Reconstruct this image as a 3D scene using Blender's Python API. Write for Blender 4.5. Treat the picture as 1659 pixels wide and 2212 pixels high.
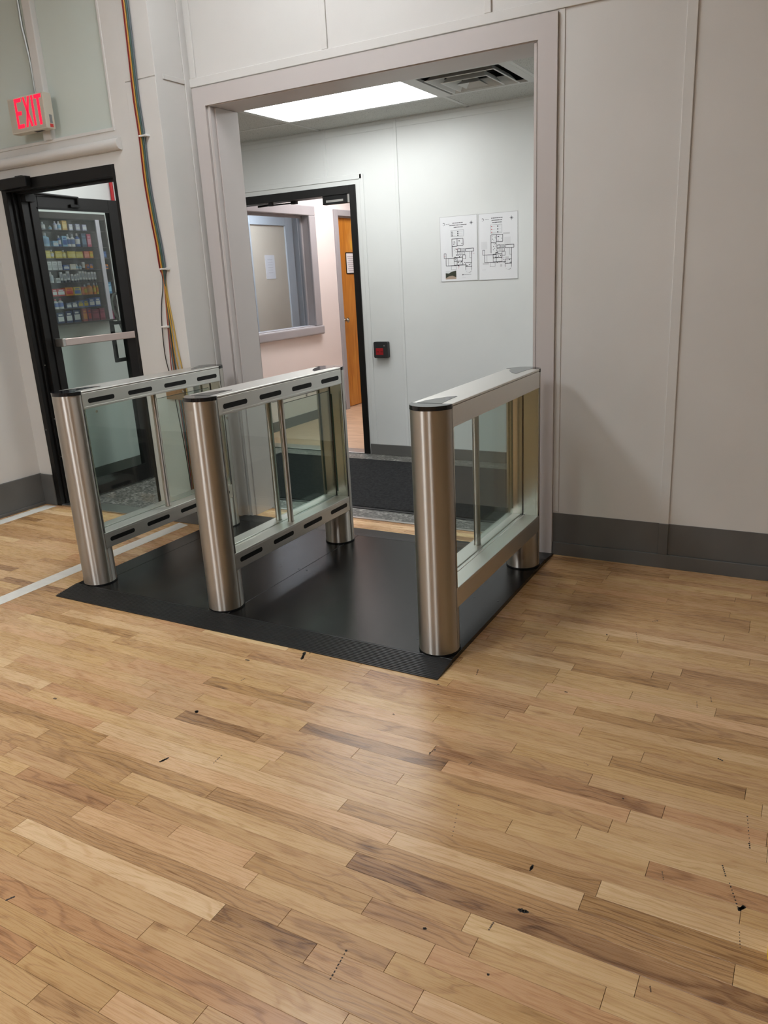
import bpy, math, random
import numpy as np
from mathutils import Vector, Matrix
random.seed(7)
for o in list(bpy.data.objects): bpy.data.objects.remove(o, do_unlink=True)
SC = bpy.context.scene
COL = SC.collection
# ------------------------------------------------------------------ camera
W_, H_ = 1659, 2212
FPX = 1671.75
CAM = np.array([1.1382, -2.5317, 1.4474])
YAW, PITCH, ROLL = 0.518, -0.29446, 0.05377
RM = (Matrix.Rotation(YAW, 3, 'Z') @ Matrix.Rotation(PITCH, 3, 'X') @ Matrix.Rotation(ROLL, 3, 'Y'))
R_ = np.array(RM)                     # columns: right, forward, up
cd = bpy.data.cameras.new('camera'); co = bpy.data.objects.new('camera', cd); COL.objects.link(co)
cd.sensor_fit = 'HORIZONTAL'; cd.sensor_width = 36; cd.lens = 36 * FPX / W_
cd.clip_start = 0.05; cd.clip_end = 100
mw = Matrix.Identity(4)
for i in range(3):
    mw[i][0] = R_[i, 0]; mw[i][1] = R_[i, 2]; mw[i][2] = -R_[i, 1]; mw[i][3] = CAM[i]
co.matrix_world = mw
SC.camera = co
def ray(u, v): return R_ @ np.array([(u - W_ / 2) / FPX, 1, -(v - H_ / 2) / FPX])
def atz(u, v, z=0.0): d = ray(u, v); return CAM + d * (z - CAM[2]) / d[2]
def aty(u, v, y): d = ray(u, v); return CAM + d * (y - CAM[1]) / d[1]
def atx(u, v, x): d = ray(u, v); return CAM + d * (x - CAM[0]) / d[0]
def pix(P):
    d = (np.asarray(P, float) - CAM) @ R_
    return W_ / 2 + FPX * d[0] / d[1], H_ / 2 - FPX * d[2] / d[1], d[1]
# ------------------------------------------------------------------ world, exposure
wd = bpy.data.worlds.new('world'); SC.world = wd; wd.use_nodes = True
wd.node_tree.nodes['Background'].inputs[0].default_value = (0.8, 0.85, 0.9, 1)
wd.node_tree.nodes['Background'].inputs[1].default_value = 0.02
vs = SC.view_settings
vs.view_transform = 'Standard'; vs.look = 'None'; vs.exposure = 0.15; vs.gamma = 1.0
vs.use_curve_mapping = False
LAMP_ROOM = 27.0       # strength of the room's ceiling troffers
LAMP_VEST = 10.0       # strength of the vestibule troffer
LAMP_HALL = 18.0
# ------------------------------------------------------------------ materials
def s2l(c):
    return tuple(((x / 255) / 12.92 if x / 255 <= .04045 else ((x / 255 + .055) / 1.055) ** 2.4) for x in c)
MATS = {}
def mat(name, rgb=(128, 128, 128), rough=.5, metal=0, **kw):
    if name in MATS: return MATS[name]
    m = bpy.data.materials.new(name); m.use_nodes = True; MATS[name] = m
    b = m.node_tree.nodes['Principled BSDF']
    b.inputs['Base Color'].default_value = (*s2l(rgb), 1)
    b.inputs['Roughness'].default_value = rough; b.inputs['Metallic'].default_value = metal
    for k, v in kw.items():
        b.inputs[k.replace('_', ' ')].default_value = v
    return m
def N(m, t, **kw):
    n = m.node_tree.nodes.new(t)
    for k, v in kw.items(): setattr(n, k, v)
    return n
def L(m, a, b): m.node_tree.links.new(a, b)
def bsdf(m): return m.node_tree.nodes['Principled BSDF']
def ramp(m, stops):
    r = N(m, 'ShaderNodeValToRGB'); e = r.color_ramp.elements
    while len(e) < len(stops): e.new(.5)
    for q, (p, c) in zip(e, stops): q.position = p; q.color = (*s2l(c), 1)
    return r
def noise_paint(name, rgb, var=6, scale=3, rough=.55, bump=.0, bscale=180):
    """paint with faint blotches and roller texture"""
    if name in MATS: return MATS[name]
    m = mat(name, rgb, rough)
    g = N(m, 'ShaderNodeNewGeometry')
    n = N(m, 'ShaderNodeTexNoise'); n.inputs['Scale'].default_value = scale; n.inputs['Detail'].default_value = 5
    L(m, g.outputs['Position'], n.inputs['Vector'])
    lo = tuple(max(0, c - var) for c in rgb); hi = tuple(min(255, c + var) for c in rgb)
    r = ramp(m, [(.3, lo), (.7, hi)]); L(m, n.outputs['Fac'], r.inputs['Fac'])
    L(m, r.outputs['Color'], bsdf(m).inputs['Base Color'])
    if bump:
        n2 = N(m, 'ShaderNodeTexNoise'); n2.inputs['Scale'].default_value = bscale; n2.inputs['Detail'].default_value = 2
        L(m, g.outputs['Position'], n2.inputs['Vector'])
        bp = N(m, 'ShaderNodeBump'); bp.inputs['Strength'].default_value = bump; bp.inputs['Distance'].default_value = .002
        L(m, n2.outputs['Fac'], bp.inputs['Height']); L(m, bp.outputs['Normal'], bsdf(m).inputs['Normal'])
    return m
def emit(name, rgb, s):
    if name in MATS: return MATS[name]
    m = mat(name, rgb, .5); b = bsdf(m)
    b.inputs['Emission Color'].default_value = (*s2l(rgb), 1); b.inputs['Emission Strength'].default_value = s
    return m
def thin_glass(name, tint=(.95, .975, .965), rough=0.0):
    if name in MATS: return MATS[name]
    m = bpy.data.materials.new(name); m.use_nodes = True; MATS[name] = m
    t = m.node_tree; t.nodes.remove(t.nodes['Principled BSDF']); out = t.nodes['Material Output']
    a = N(m, 'ShaderNodeBsdfTransparent'); a.inputs[0].default_value = (*tint, 1)
    g = N(m, 'ShaderNodeBsdfGlossy'); g.inputs['Roughness'].default_value = rough
    f = N(m, 'ShaderNodeFresnel'); gm = N(m, 'ShaderNodeNewGeometry')     # same reflectance from either side of the sheet
    ir = N(m, 'ShaderNodeMapRange'); ir.inputs[3].default_value = 1.45; ir.inputs[4].default_value = 1/1.45
    L(m, gm.outputs['Backfacing'], ir.inputs[0]); L(m, ir.outputs[0], f.inputs['IOR'])
    x = N(m, 'ShaderNodeMixShader'); L(m, f.outputs[0], x.inputs[0]); L(m, a.outputs[0], x.inputs[1]); L(m, g.outputs[0], x.inputs[2])
    L(m, x.outputs[0], out.inputs['Surface'])
    return m
def wood_floor():
    m = mat('oak_strip', (190, 150, 108), .3); b = bsdf(m)
    at = N(m, 'ShaderNodeAttribute', attribute_name='tone'); sp = N(m, 'ShaderNodeSeparateColor'); L(m, at.outputs['Color'], sp.inputs[0])
    g = N(m, 'ShaderNodeNewGeometry')
    # grain coordinates: stretched along the plank, shifted per plank
    sc = N(m, 'ShaderNodeVectorMath', operation='MULTIPLY'); sc.inputs[1].default_value = (2.4, 12, 1); L(m, g.outputs['Position'], sc.inputs[0])
    of = N(m, 'ShaderNodeVectorMath', operation='SCALE'); of.inputs['Scale'].default_value = 60; L(m, at.outputs['Color'], of.inputs[0])
    ad = N(m, 'ShaderNodeVectorMath', operation='ADD'); L(m, sc.outputs[0], ad.inputs[0]); L(m, of.outputs[0], ad.inputs[1])
    n1 = N(m, 'ShaderNodeTexNoise'); n1.inputs['Scale'].default_value = 1.0; n1.inputs['Detail'].default_value = 3; n1.inputs['Distortion'].default_value = .6
    L(m, ad.outputs[0], n1.inputs['Vector'])
    # growth rings: straight lines across the plank, bent into arches by a slow warp; some planks are flat-sawn, some rift
    sx = N(m, 'ShaderNodeSeparateXYZ'); L(m, g.outputs['Position'], sx.inputs[0])
    fr = N(m, 'ShaderNodeMath', operation='MULTIPLY_ADD'); L(m, sp.outputs[2], fr.inputs[0]); fr.inputs[1].default_value = 420; fr.inputs[2].default_value = 20
    yk = N(m, 'ShaderNodeMath', operation='MULTIPLY'); L(m, sx.outputs[1], yk.inputs[0]); L(m, fr.outputs[0], yk.inputs[1])
    mu = N(m, 'ShaderNodeMath', operation='MULTIPLY_ADD'); mu.inputs[1].default_value = 36; L(m, n1.outputs['Fac'], mu.inputs[0]); L(m, yk.outputs[0], mu.inputs[2])
    s0 = N(m, 'ShaderNodeMath', operation='SINE'); L(m, mu.outputs[0], s0.inputs[0])
    s1 = N(m, 'ShaderNodeMath', operation='MAXIMUM'); s1.inputs[1].default_value = 0; L(m, s0.outputs[0], s1.inputs[0])
    si = N(m, 'ShaderNodeMath', operation='POWER'); si.inputs[1].default_value = 2.2; L(m, s1.outputs[0], si.inputs[0])
    # fine pores
    sc2 = N(m, 'ShaderNodeVectorMath', operation='MULTIPLY'); sc2.inputs[1].default_value = (14, 420, 1); L(m, g.outputs['Position'], sc2.inputs[0])
    ad2 = N(m, 'ShaderNodeVectorMath', operation='ADD'); L(m, sc2.outputs[0], ad2.inputs[0]); L(m, of.outputs[0], ad2.inputs[1])
    n2 = N(m, 'ShaderNodeTexNoise'); n2.inputs['Scale'].default_value = 1.0; n2.inputs['Detail'].default_value = 3; L(m, ad2.outputs[0], n2.inputs['Vector'])
    # broad mineral streaks
    sc3 = N(m, 'ShaderNodeVectorMath', operation='MULTIPLY'); sc3.inputs[1].default_value = (2.2, 11, 1); L(m, g.outputs['Position'], sc3.inputs[0])
    ad3 = N(m, 'ShaderNodeVectorMath', operation='ADD'); L(m, sc3.outputs[0], ad3.inputs[0]); L(m, of.outputs[0], ad3.inputs[1])
    n3 = N(m, 'ShaderNodeTexNoise'); n3.inputs['Scale'].default_value = 1.0; n3.inputs['Detail'].default_value = 4; L(m, ad3.outputs[0], n3.inputs['Vector'])
    # value = tone + .10*sin + .25*(pores-.5) + .3*(streak-.5)
    def mad(x, k, c):
        q = N(m, 'ShaderNodeMath', operation='MULTIPLY_ADD'); L(m, x, q.inputs[0]); q.inputs[1].default_value = k
        if isinstance(c, float): q.inputs[2].default_value = c
        else: L(m, c, q.inputs[2])
        return q.outputs[0]
    v = mad(si.outputs[0], -.19, sp.outputs[0])
    v = mad(n2.outputs['Fac'], .32, v)
    v = mad(n3.outputs['Fac'], .55, v)
    # scattered knots with dark centres
    sck = N(m, 'ShaderNodeVectorMath', operation='MULTIPLY'); sck.inputs[1].default_value = (3.2, 9, 1); L(m, g.outputs['Position'], sck.inputs[0])
    adk = N(m, 'ShaderNodeVectorMath', operation='ADD'); L(m, sck.outputs[0], adk.inputs[0]); L(m, of.outputs[0], adk.inputs[1])
    vk = N(m, 'ShaderNodeTexVoronoi'); vk.inputs['Scale'].default_value = 1.0; L(m, adk.outputs[0], vk.inputs['Vector'])
    kd = N(m, 'ShaderNodeMapRange'); kd.inputs[1].default_value = .0; kd.inputs[2].default_value = .16; kd.inputs[3].default_value = 1; kd.inputs[4].default_value = 0; L(m, vk.outputs['Distance'], kd.inputs[0])
    kc = N(m, 'ShaderNodeSeparateColor'); L(m, vk.outputs['Color'], kc.inputs[0])
    kg = N(m, 'ShaderNodeMath', operation='GREATER_THAN'); kg.inputs[1].default_value = .86; L(m, kc.outputs[0], kg.inputs[0])
    km = N(m, 'ShaderNodeMath', operation='MULTIPLY'); L(m, kd.outputs[0], km.inputs[0]); L(m, kg.outputs[0], km.inputs[1])
    v = mad(km.outputs[0], -.42, v)
    v = mad(v, 1.0, -.365)
    r = ramp(m, [(0.0, (84, 58, 40)), (.2, (142, 106, 75)), (.48, (188, 150, 110)), (.76, (209, 175, 134)), (1, (226, 198, 160))])
    L(m, v, r.inputs['Fac'])
    hs = N(m, 'ShaderNodeMix', data_type='RGBA', blend_type='MULTIPLY')
    hr = ramp(m, [(0, (255, 240, 230)), (.35, (255, 250, 240)), (1, (252, 246, 222))]); L(m, sp.outputs[1], hr.inputs['Fac'])
    hs.inputs['Factor'].default_value = 1; L(m, r.outputs['Color'], hs.inputs[6]); L(m, hr.outputs['Color'], hs.inputs[7])
    L(m, hs.outputs[2], b.inputs['Base Color'])
    rr = mad(n2.outputs['Fac'], .12, .22); L(m, rr, b.inputs['Roughness'])
    n4 = N(m, 'ShaderNodeTexNoise'); n4.inputs['Scale'].default_value = 5; n4.inputs['Detail'].default_value = 2; L(m, g.outputs['Position'], n4.inputs['Vector'])
    bp = N(m, 'ShaderNodeBump'); bp.inputs['Strength'].default_value = .12; bp.inputs['Distance'].default_value = .0015
    L(m, v, bp.inputs['Height']); L(m, bp.outputs['Normal'], b.inputs['Normal'])
    return m
def steel(name, rgb=(196, 191, 183), rough=.4, aniso=1.0, radial=True, rot=0.25, streak='Z'):
    if name in MATS: return MATS[name]
    m = mat(name, rgb, rough, 1.0); b = bsdf(m)
    b.inputs['Anisotropic'].default_value = aniso; b.inputs['Anisotropic Rotation'].default_value = rot
    t = N(m, 'ShaderNodeTangent', direction_type='RADIAL', axis='Z'); 
    if radial: L(m, t.outputs[0], b.inputs['Tangent'])
    g = N(m, 'ShaderNodeNewGeometry')
    sc = N(m, 'ShaderNodeVectorMath', operation='MULTIPLY')
    sc.inputs[1].default_value = (60, 60, 900) if streak == 'Z' else (900, 30, 900)
    L(m, g.outputs['Position'], sc.inputs[0])
    n = N(m, 'ShaderNodeTexNoise'); n.inputs['Scale'].default_value = 1; n.inputs['Detail'].default_value = 2; L(m, sc.outputs[0], n.inputs['Vector'])
    mr = N(m, 'ShaderNodeMapRange'); mr.inputs[3].default_value = rough - .015; mr.inputs[4].default_value = rough + .02
    L(m, n.outputs['Fac'], mr.inputs[0]); L(m, mr.outputs[0], b.inputs['Roughness'])
    return m
def terrazzo(name='terrazzo'):
    m = mat(name, (90, 88, 84), .45); g = N(m, 'ShaderNodeNewGeometry')
    v = N(m, 'ShaderNodeTexVoronoi'); v.inputs['Scale'].default_value = 70; L(m, g.outputs['Position'], v.inputs['Vector'])
    sp = N(m, 'ShaderNodeSeparateColor'); L(m, v.outputs['Color'], sp.inputs[0])
    n = N(m, 'ShaderNodeTexNoise'); n.inputs['Scale'].default_value = 9; n.inputs['Detail'].default_value = 6; L(m, g.outputs['Position'], n.inputs['Vector'])
    a = N(m, 'ShaderNodeMath', operation='MULTIPLY'); L(m, sp.outputs[0], a.inputs[0]); L(m, n.outputs['Fac'], a.inputs[1])
    r = ramp(m, [(.05, (66, 65, 62)), (.3, (104, 102, 97)), (.55, (146, 144, 138)), (.75, (190, 188, 180))])
    L(m, a.outputs[0], r.inputs['Fac']); L(m, r.outputs['Color'], bsdf(m).inputs['Base Color'])
    return m
def speckle(name, base, dark, scale=160, lo=.32, hi=.42, rough=.8):
    m = mat(name, base, rough); g = N(m, 'ShaderNodeNewGeometry')
    n = N(m, 'ShaderNodeTexNoise'); n.inputs['Scale'].default_value = scale; n.inputs['Detail'].default_value = 3; L(m, g.outputs['Position'], n.inputs['Vector'])
    r = ramp(m, [(lo, dark), (hi, base)]); L(m, n.outputs['Fac'], r.inputs['Fac']); L(m, r.outputs['Color'], bsdf(m).inputs['Base Color'])
    return m
def grained(name, a, b_, c, sc=(3, 1, .35), rough=.35):
    """veneer with vertical figure"""
    m = mat(name, b_, rough); g = N(m, 'ShaderNodeNewGeometry')
    s = N(m, 'ShaderNodeVectorMath', operation='MULTIPLY'); s.inputs[1].default_value = sc; L(m, g.outputs['Position'], s.inputs[0])
    n = N(m, 'ShaderNodeTexNoise'); n.inputs['Scale'].default_value = 3; n.inputs['Detail'].default_value = 6; n.inputs['Distortion'].default_value = 1.6; L(m, s.outputs[0], n.inputs['Vector'])
    r = ramp(m, [(.3, a), (.5, b_), (.7, c)]); L(m, n.outputs['Fac'], r.inputs['Fac']); L(m, r.outputs['Color'], bsdf(m).inputs['Base Color'])
    return m

PAINT = noise_paint('wall_paint', (212, 209, 204), 3, 2.2, .5, .12)
PAINT_V = noise_paint('vestibule_paint', (214, 216, 214), 3, 2.0, .5, .08)
CASING = noise_paint('casing_paint', (196, 188, 184), 2, 2, .45)
PANEL = noise_paint('panel_paint', (200, 208, 200), 3, 1.5, .35)
BASE = noise_paint('baseboard_grey', (94, 93, 90), 4, 5, .5)
PINK = noise_paint('pink_paint', (222, 215, 212), 2, 2, .55)
GREYFR = noise_paint('grey_frame_paint', (158, 157, 160), 3, 3, .4)
WHITE = noise_paint('white_plain', (225, 224, 220), 2, 3, .5)
CEIL = noise_paint('room_ceiling_paint', (212, 211, 206), 3, 2, .7)
OAK = wood_floor()
SUBFL = mat('subfloor', (60, 42, 28), .8)
STEEL_P = steel('brushed_post_steel')
STEEL_B = steel('brushed_beam_steel', (222, 220, 215), .42, 0, False, 0, 'Y')
STEEL_S = mat('polished_steel', (196, 193, 184), .24, 1.0)
BLACKG = mat('black_gloss_plastic', (26, 26, 28), .08)
BLACKM = mat('black_matte', (8, 8, 8), .6)
BLACKA = noise_paint('black_anodised', (13, 12, 11), 4, 14, .4)
RUBBER = noise_paint('black_rubber', (19, 19, 19), 4, 30, .42, .2, 300)
PLATE = noise_paint('black_powder_plate', (11, 11, 12), 3, 6, .24, .15, 420)
GLASS = thin_glass('clear_glass')
GLASSG = thin_glass('green_edge_glass', (.90, .945, .925))
GEDGE = mat('glass_edge', (40, 66, 60), .15)
TERR = terrazzo()
for q_ in (PLATE, BLACKA, BLACKM): bsdf(q_).inputs['Specular IOR Level'].default_value = .35
MATC = noise_paint('carpet_mat_fibre', (34, 34, 35), 14, 55, .95, .6, 260)
TILE = speckle('ceiling_tile_fibre', (196, 196, 190), (120, 120, 114))
TBAR = mat('ceiling_grid_white', (206, 206, 202), .5)
TAPE = noise_paint('white_tape', (224, 222, 214), 5, 20, .55)
ALU = mat('aluminium', (190, 188, 184), .35, 1.0)
LAMINATE = mat('laminate_paper', (226, 227, 229), .18)
INK = mat('print_ink', (40, 40, 46), .5)
INKG = mat('print_grey', (140, 140, 144), .5)
INKL = mat('print_light', (196, 196, 198), .5)
INKR = mat('print_red', (186, 120, 128), .5)
LVT = grained('hall_plank_vinyl', (178, 146, 118), (196, 164, 136), (210, 180, 152), (1, 6, 1), .4)
VENEER = grained('orange_veneer', (160, 98, 28), (190, 124, 44), (206, 146, 66), (3, 3, .4), .3)

# ------------------------------------------------------------------ mesh helpers
class MB:
    def __init__(s): s.v = []; s.f = []; s.mi = []; s.sm = []
    def add(s, vs, fs, mi=0, sm=False):
        o = len(s.v); s.v += [tuple(map(float, q)) for q in vs]
        for f in fs: s.f.append([o + i for i in f]); s.mi.append(mi); s.sm.append(sm)
        return s
    def box(s, x0, x1, y0, y1, z0, z1, mi=0):
        x0, x1 = min(x0, x1), max(x0, x1); y0, y1 = min(y0, y1), max(y0, y1); z0, z1 = min(z0, z1), max(z0, z1)
        return s.add([(x0,y0,z0),(x1,y0,z0),(x1,y1,z0),(x0,y1,z0),(x0,y0,z1),(x1,y0,z1),(x1,y1,z1),(x0,y1,z1)],
                     [(0,3,2,1),(4,5,6,7),(0,1,5,4),(1,2,6,5),(2,3,7,6),(3,0,4,7)], mi)
    def prism(s, poly, a0, a1, axis='z', mi=0, sm=False, cap=True):
        """extrude a counter-clockwise polygon (2D) along axis; poly coords: z->(x,y) y->(x,z) x->(y,z)"""
        ar = sum(p[0]*q[1]-q[0]*p[1] for p, q in zip(poly, poly[1:]+poly[:1]))
        if ar < 0: poly = poly[::-1]
        P = {'z': lambda p, a: (p[0], p[1], a), 'y': lambda p, a: (p[0], a, p[1]), 'x': lambda p, a: (a, p[0], p[1])}[axis]
        n = len(poly); fl = axis == 'y'
        A = [P(p, a0) for p in poly]; B = [P(p, a1) for p in poly]
        fs = [(i, (i+1) % n, n+(i+1) % n, n+i) for i in range(n)]
        rev = lambda f: f[::-1] if fl else f
        s.add(A + B, [rev(f) for f in fs], mi, sm)
        if cap:
            s.add(A, [rev(tuple(range(n))[::-1])], mi); s.add(B, [rev(tuple(range(n)))], mi)
        return s
    def cyl(s, c, r, h, axis='z', n=24, mi=0, sm=True):
        poly = [(math.cos(2*math.pi*i/n)*r, math.sin(2*math.pi*i/n)*r) for i in range(n)]
        cx, cy, cz = c
        if axis == 'z': poly = [(cx+a, cy+b) for a, b in poly]; a0 = cz
        elif axis == 'y': poly = [(cx+a, cz+b) for a, b in poly]; a0 = cy
        else: poly = [(cy+a, cz+b) for a, b in poly]; a0 = cx
        return s.prism(poly, a0, a0+h, axis, mi, sm)
    def lathe(s, prof, c, n=14, mis=None):
        cx, cy, cz = c
        for k in range(len(prof)-1):
            (r0, z0), (r1, z1) = prof[k], prof[k+1]
            ring = lambda r, z: [(cx+r*math.cos(2*math.pi*i/n), cy+r*math.sin(2*math.pi*i/n), cz+z) for i in range(n)]
            if r0 < 1e-6: s.add(ring(r1, z1)+[(cx, cy, cz+z0)], [((i+1) % n, i, n) for i in range(n)], mis[k] if mis else 0)
            elif r1 < 1e-6: s.add(ring(r0, z0)+[(cx, cy, cz+z1)], [(i, (i+1) % n, n) for i in range(n)], mis[k] if mis else 0)
            else: s.add(ring(r0, z0)+ring(r1, z1), [(i, (i+1) % n, n+(i+1) % n, n+i) for i in range(n)], mis[k] if mis else 0, True)
        return s
    def tube(s, pts, r, n=8, mi=0):
        P = [Vector(p) for p in pts]; rings = []
        for i, p in enumerate(P):
            t = (P[min(i+1, len(P)-1)] - P[max(i-1, 0)]).normalized()
            u = t.cross(Vector((0, 1, 0)));
            if u.length < .1: u = t.cross(Vector((1, 0, 0)))
            u.normalize(); w = t.cross(u)
            rr = r[i] if isinstance(r, (list, tuple)) else r
            rings += [p + (u*math.cos(2*math.pi*k/n) + w*math.sin(2*math.pi*k/n))*rr for k in range(n)]
        fs = [(i*n+k, (i+1)*n+k, (i+1)*n+(k+1) % n, i*n+(k+1) % n) for i in range(len(P)-1) for k in range(n)]
        s.add(rings, [f[::-1] for f in fs], mi, True)
        s.add(rings[:n], [tuple(range(n))], mi); s.add(rings[-n:], [tuple(range(n))[::-1]], mi)
        return s
ORG = {}
def build(name, mb, mats, parent=None, bevel=0, seg=2, org=None):
    me = bpy.data.meshes.new(name)
    if not isinstance(mats, (list, tuple)): mats = [mats]
    if parent is not None: o0 = ORG[parent.name]
    elif org is not None: o0 = org
    else:
        a = np.array(mb.v); o0 = ((a[:,0].min()+a[:,0].max())/2, (a[:,1].min()+a[:,1].max())/2, a[:,2].min())
    me.from_pydata([(x-o0[0], y-o0[1], z-o0[2]) for x, y, z in mb.v], [], mb.f)
    for m in mats: me.materials.append(m)
    me.polygons.foreach_set('material_index', mb.mi); me.polygons.foreach_set('use_smooth', mb.sm)
    me.update()
    ob = bpy.data.objects.new(name, me); COL.objects.link(ob); ORG[ob.name] = o0
    if parent is not None: ob.parent = parent
    else: ob.location = o0
    if bevel:
        b = ob.modifiers.new('bevel', 'BEVEL'); b.width = bevel; b.segments = seg; b.limit_method = 'ANGLE'; b.angle_limit = math.radians(50)
        b.harden_normals = False
    return ob
def empty(name, loc):
    o = bpy.data.objects.new(name, None); COL.objects.link(o); o.location = loc; o.empty_display_size = .1; ORG[o.name] = tuple(loc); return o
def tag(o, label, cat, group=None):
    o['label'] = label; o['category'] = cat
    if group: o['group'] = group
    return o
def struct(o, label=None):
    o['kind'] = 'structure'
    if label: o['label'] = label
    return o
def bx(*a): return MB().box(*a)
def rrect(x0, x1, y0, y1, r, n=5):
    out = []
    for cx, cy, a0 in ((x1-r, y1-r, 0), (x0+r, y1-r, 90), (x0+r, y0+r, 180), (x1-r, y0+r, 270)):
        for k in range(n+1):
            a = math.radians(a0 + 90*k/n); out.append((cx+r*math.cos(a), cy+r*math.sin(a)))
    return out

# ------------------------------------------------------------------ the setting: main room
XL, XR, YB0, ZC = -3.69, 4.2, -6.5, 3.7
YD, YC, YW, YT = .985, 1.2325, 1.25, 1.48        # door wall face, casing face, main wall face, back of main wall
WOODEND = 1.45
fl = struct(build('floor', bx(XL-.1, XR+.1, YB0-.1, WOODEND, -.06, -.006), SUBFL), 'natural oak strip floor with dark nail marks')
# oak strips, laid along x; end joints measured where the photograph shows them
P0, PW = -1.117, .0585
JO = {0:[.195],1:[-.496],2:[-.312],3:[.005],4:[.435],5:[-.745,-.005],6:[-.027],9:[.142],10:[-.058],11:[-.212],-1:[-.33,1.105],-2:[-.862,.253],
      -3:[.06],-4:[-.265,1.102],-5:[.52],-6:[.154,.695],-7:[.765],-8:[-.278,.248,.8],-9:[.18,.882],-11:[.409],-12:[.11],-14:[.575]}
TN = {(3,-.3):.74,(5,-.4):.86,(6,.3):.42,(0,-.1):.72,(2,-.6):.43,(-1,.2):.42,(-2,-1.2):.38,(1,-.8):.44,(-9,.5):.34,(-8,.5):.70,(-6,1.2):.74,(-6,.4):.66,
      (-7,.3):.5,(-5,.9):.40,(-3,-.3):.8,(-2,-.3):.72,(-4,0.4):.62,(10,-.4):.38,(11,-.6):.62,(4,-.2):.44,(-12,.4):.66}
allp = []
row_lo = int(math.floor((P0 - 1.42)/PW)); row_hi = int(math.ceil((P0 - YB0)/PW))
rnd = random.Random(11)
for r in range(row_lo, row_hi):
    yt = P0 - r*PW; yb = yt - PW
    if yt > WOODEND: yt = WOODEND
    if yb >= WOODEND - .005: continue
    js = sorted(JO.get(r, []))
    if not js: js = [rnd.uniform(-.4, .4)]
    xs = [js[0]]
    for a, b in zip(js, js[1:]):
        if b - a > 1.3:
            k = int((b-a)/.75); xs += [a + (b-a)*(i+rnd.uniform(-.2, .2))/k for i in range(1, k)]
        xs.append(b)
    while xs[0] > XL: xs.insert(0, xs[0] - rnd.choice([.28, .38, .5, .62, .75, .95, 1.1])*rnd.uniform(.9, 1.1))
    while xs[-1] < XR: xs.append(xs[-1] + rnd.choice([.28, .38, .5, .62, .75, .95, 1.1])*rnd.uniform(.9, 1.1))
    for a, b in zip(xs, xs[1:]):
        a, b = max(a, XL), min(b, XR)
        if b - a < .02: continue
        t = min(.95, max(.1, rnd.gauss(.57, .135)))
        for (rr, xx), tv in TN.items():
            if rr == r and a < xx < b: t = tv
        allp.append((a, b, yb, yt, (t, rnd.random(), rnd.random())))
def plank_mb(mb, a, b, yb, yt):
    g = .0009; c = .0003
    x0, x1, y0, y1 = a+g*.6, b-g*.6, yb+g*.5, yt-g*.5
    mb.add([(x0,y0,-.006),(x1,y0,-.006),(x1,y1,-.006),(x0,y1,-.006),(x0,y0,-c),(x1,y0,-c),(x1,y1,-c),(x0,y1,-c),
            (x0+c,y0+c,0),(x1-c,y0+c,0),(x1-c,y1-c,0),(x0+c,y1-c,0)],
           [(8,9,10,11),(4,5,9,8),(5,6,10,9),(6,7,11,10),(7,4,8,11),(0,1,5,4),(1,2,6,5),(2,3,7,6),(3,0,4,7)])
def set_tone(me, tones):
    at = me.color_attributes.new('tone', 'FLOAT_COLOR', 'POINT')
    at.data.foreach_set('color', np.array(tones, dtype=np.float32).ravel())
def shown(q):
    a, b, yb, yt, _ = q; tot = 0
    n = 8
    for i in range(n):
        x = a + (b-a)*(i+.5)/n; u, v, d = pix((x, (yb+yt)/2, 0))
        if d > .2 and 0 <= u <= W_ and 0 <= v <= H_: tot += (b-a)/n/d/d
    return tot
sc_ = sorted(range(len(allp)), key=lambda i: -shown(allp[i]))
sel = set(i for i in sc_[:300] if shown(allp[i]) > 0)
rest = MB(); rt = []
for i, q in enumerate(allp):
    a, b, yb, yt, t = q
    if i in sel:
        m_ = MB(); plank_mb(m_, a, b, yb, yt); ob = build('plank', m_, OAK, fl); set_tone(ob.data, [(*t, 1)]*12)
    else:
        plank_mb(rest, a, b, yb, yt); rt += [(*t, 1)]*12
ob = build('planking', rest, OAK, fl); set_tone(ob.data, rt); ob['kind'] = 'stuff'
# stains and nail marks on the boards (own shapes, photo positions)
STAIN = mat('black_stain', (34, 28, 24), .7); STAIN2 = mat('grey_stain', (92, 72, 52), .6)
def mark(u, v, du, dv, w=3, m=None, n=5):
    """a broken dark stroke from pixel (u,v) to (u+du,v+dv)"""
    mb = MB(); rg = random.Random(int(u*7+v))
    for k in range(n):
        t = (k + .5)/n; c = atz(u+du*t, v+dv*t, 0)
        e = atz(u+du*t+1, v+dv*t, 0); pxm = np.linalg.norm(e-c)
        rx = w*pxm*rg.uniform(.35, .75); ry = w*pxm*rg.uniform(.5, 1.1)
        poly = [(c[0]+math.cos(j*1.047)*rx*rg.uniform(.7, 1.2), c[1]+math.sin(j*1.047)*ry*rg.uniform(.7, 1.2)) for j in range(6)]
        mb.prism(poly, .0001, .0004, 'z')
    return build('nail_mark', mb, m or STAIN, fl)
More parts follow.
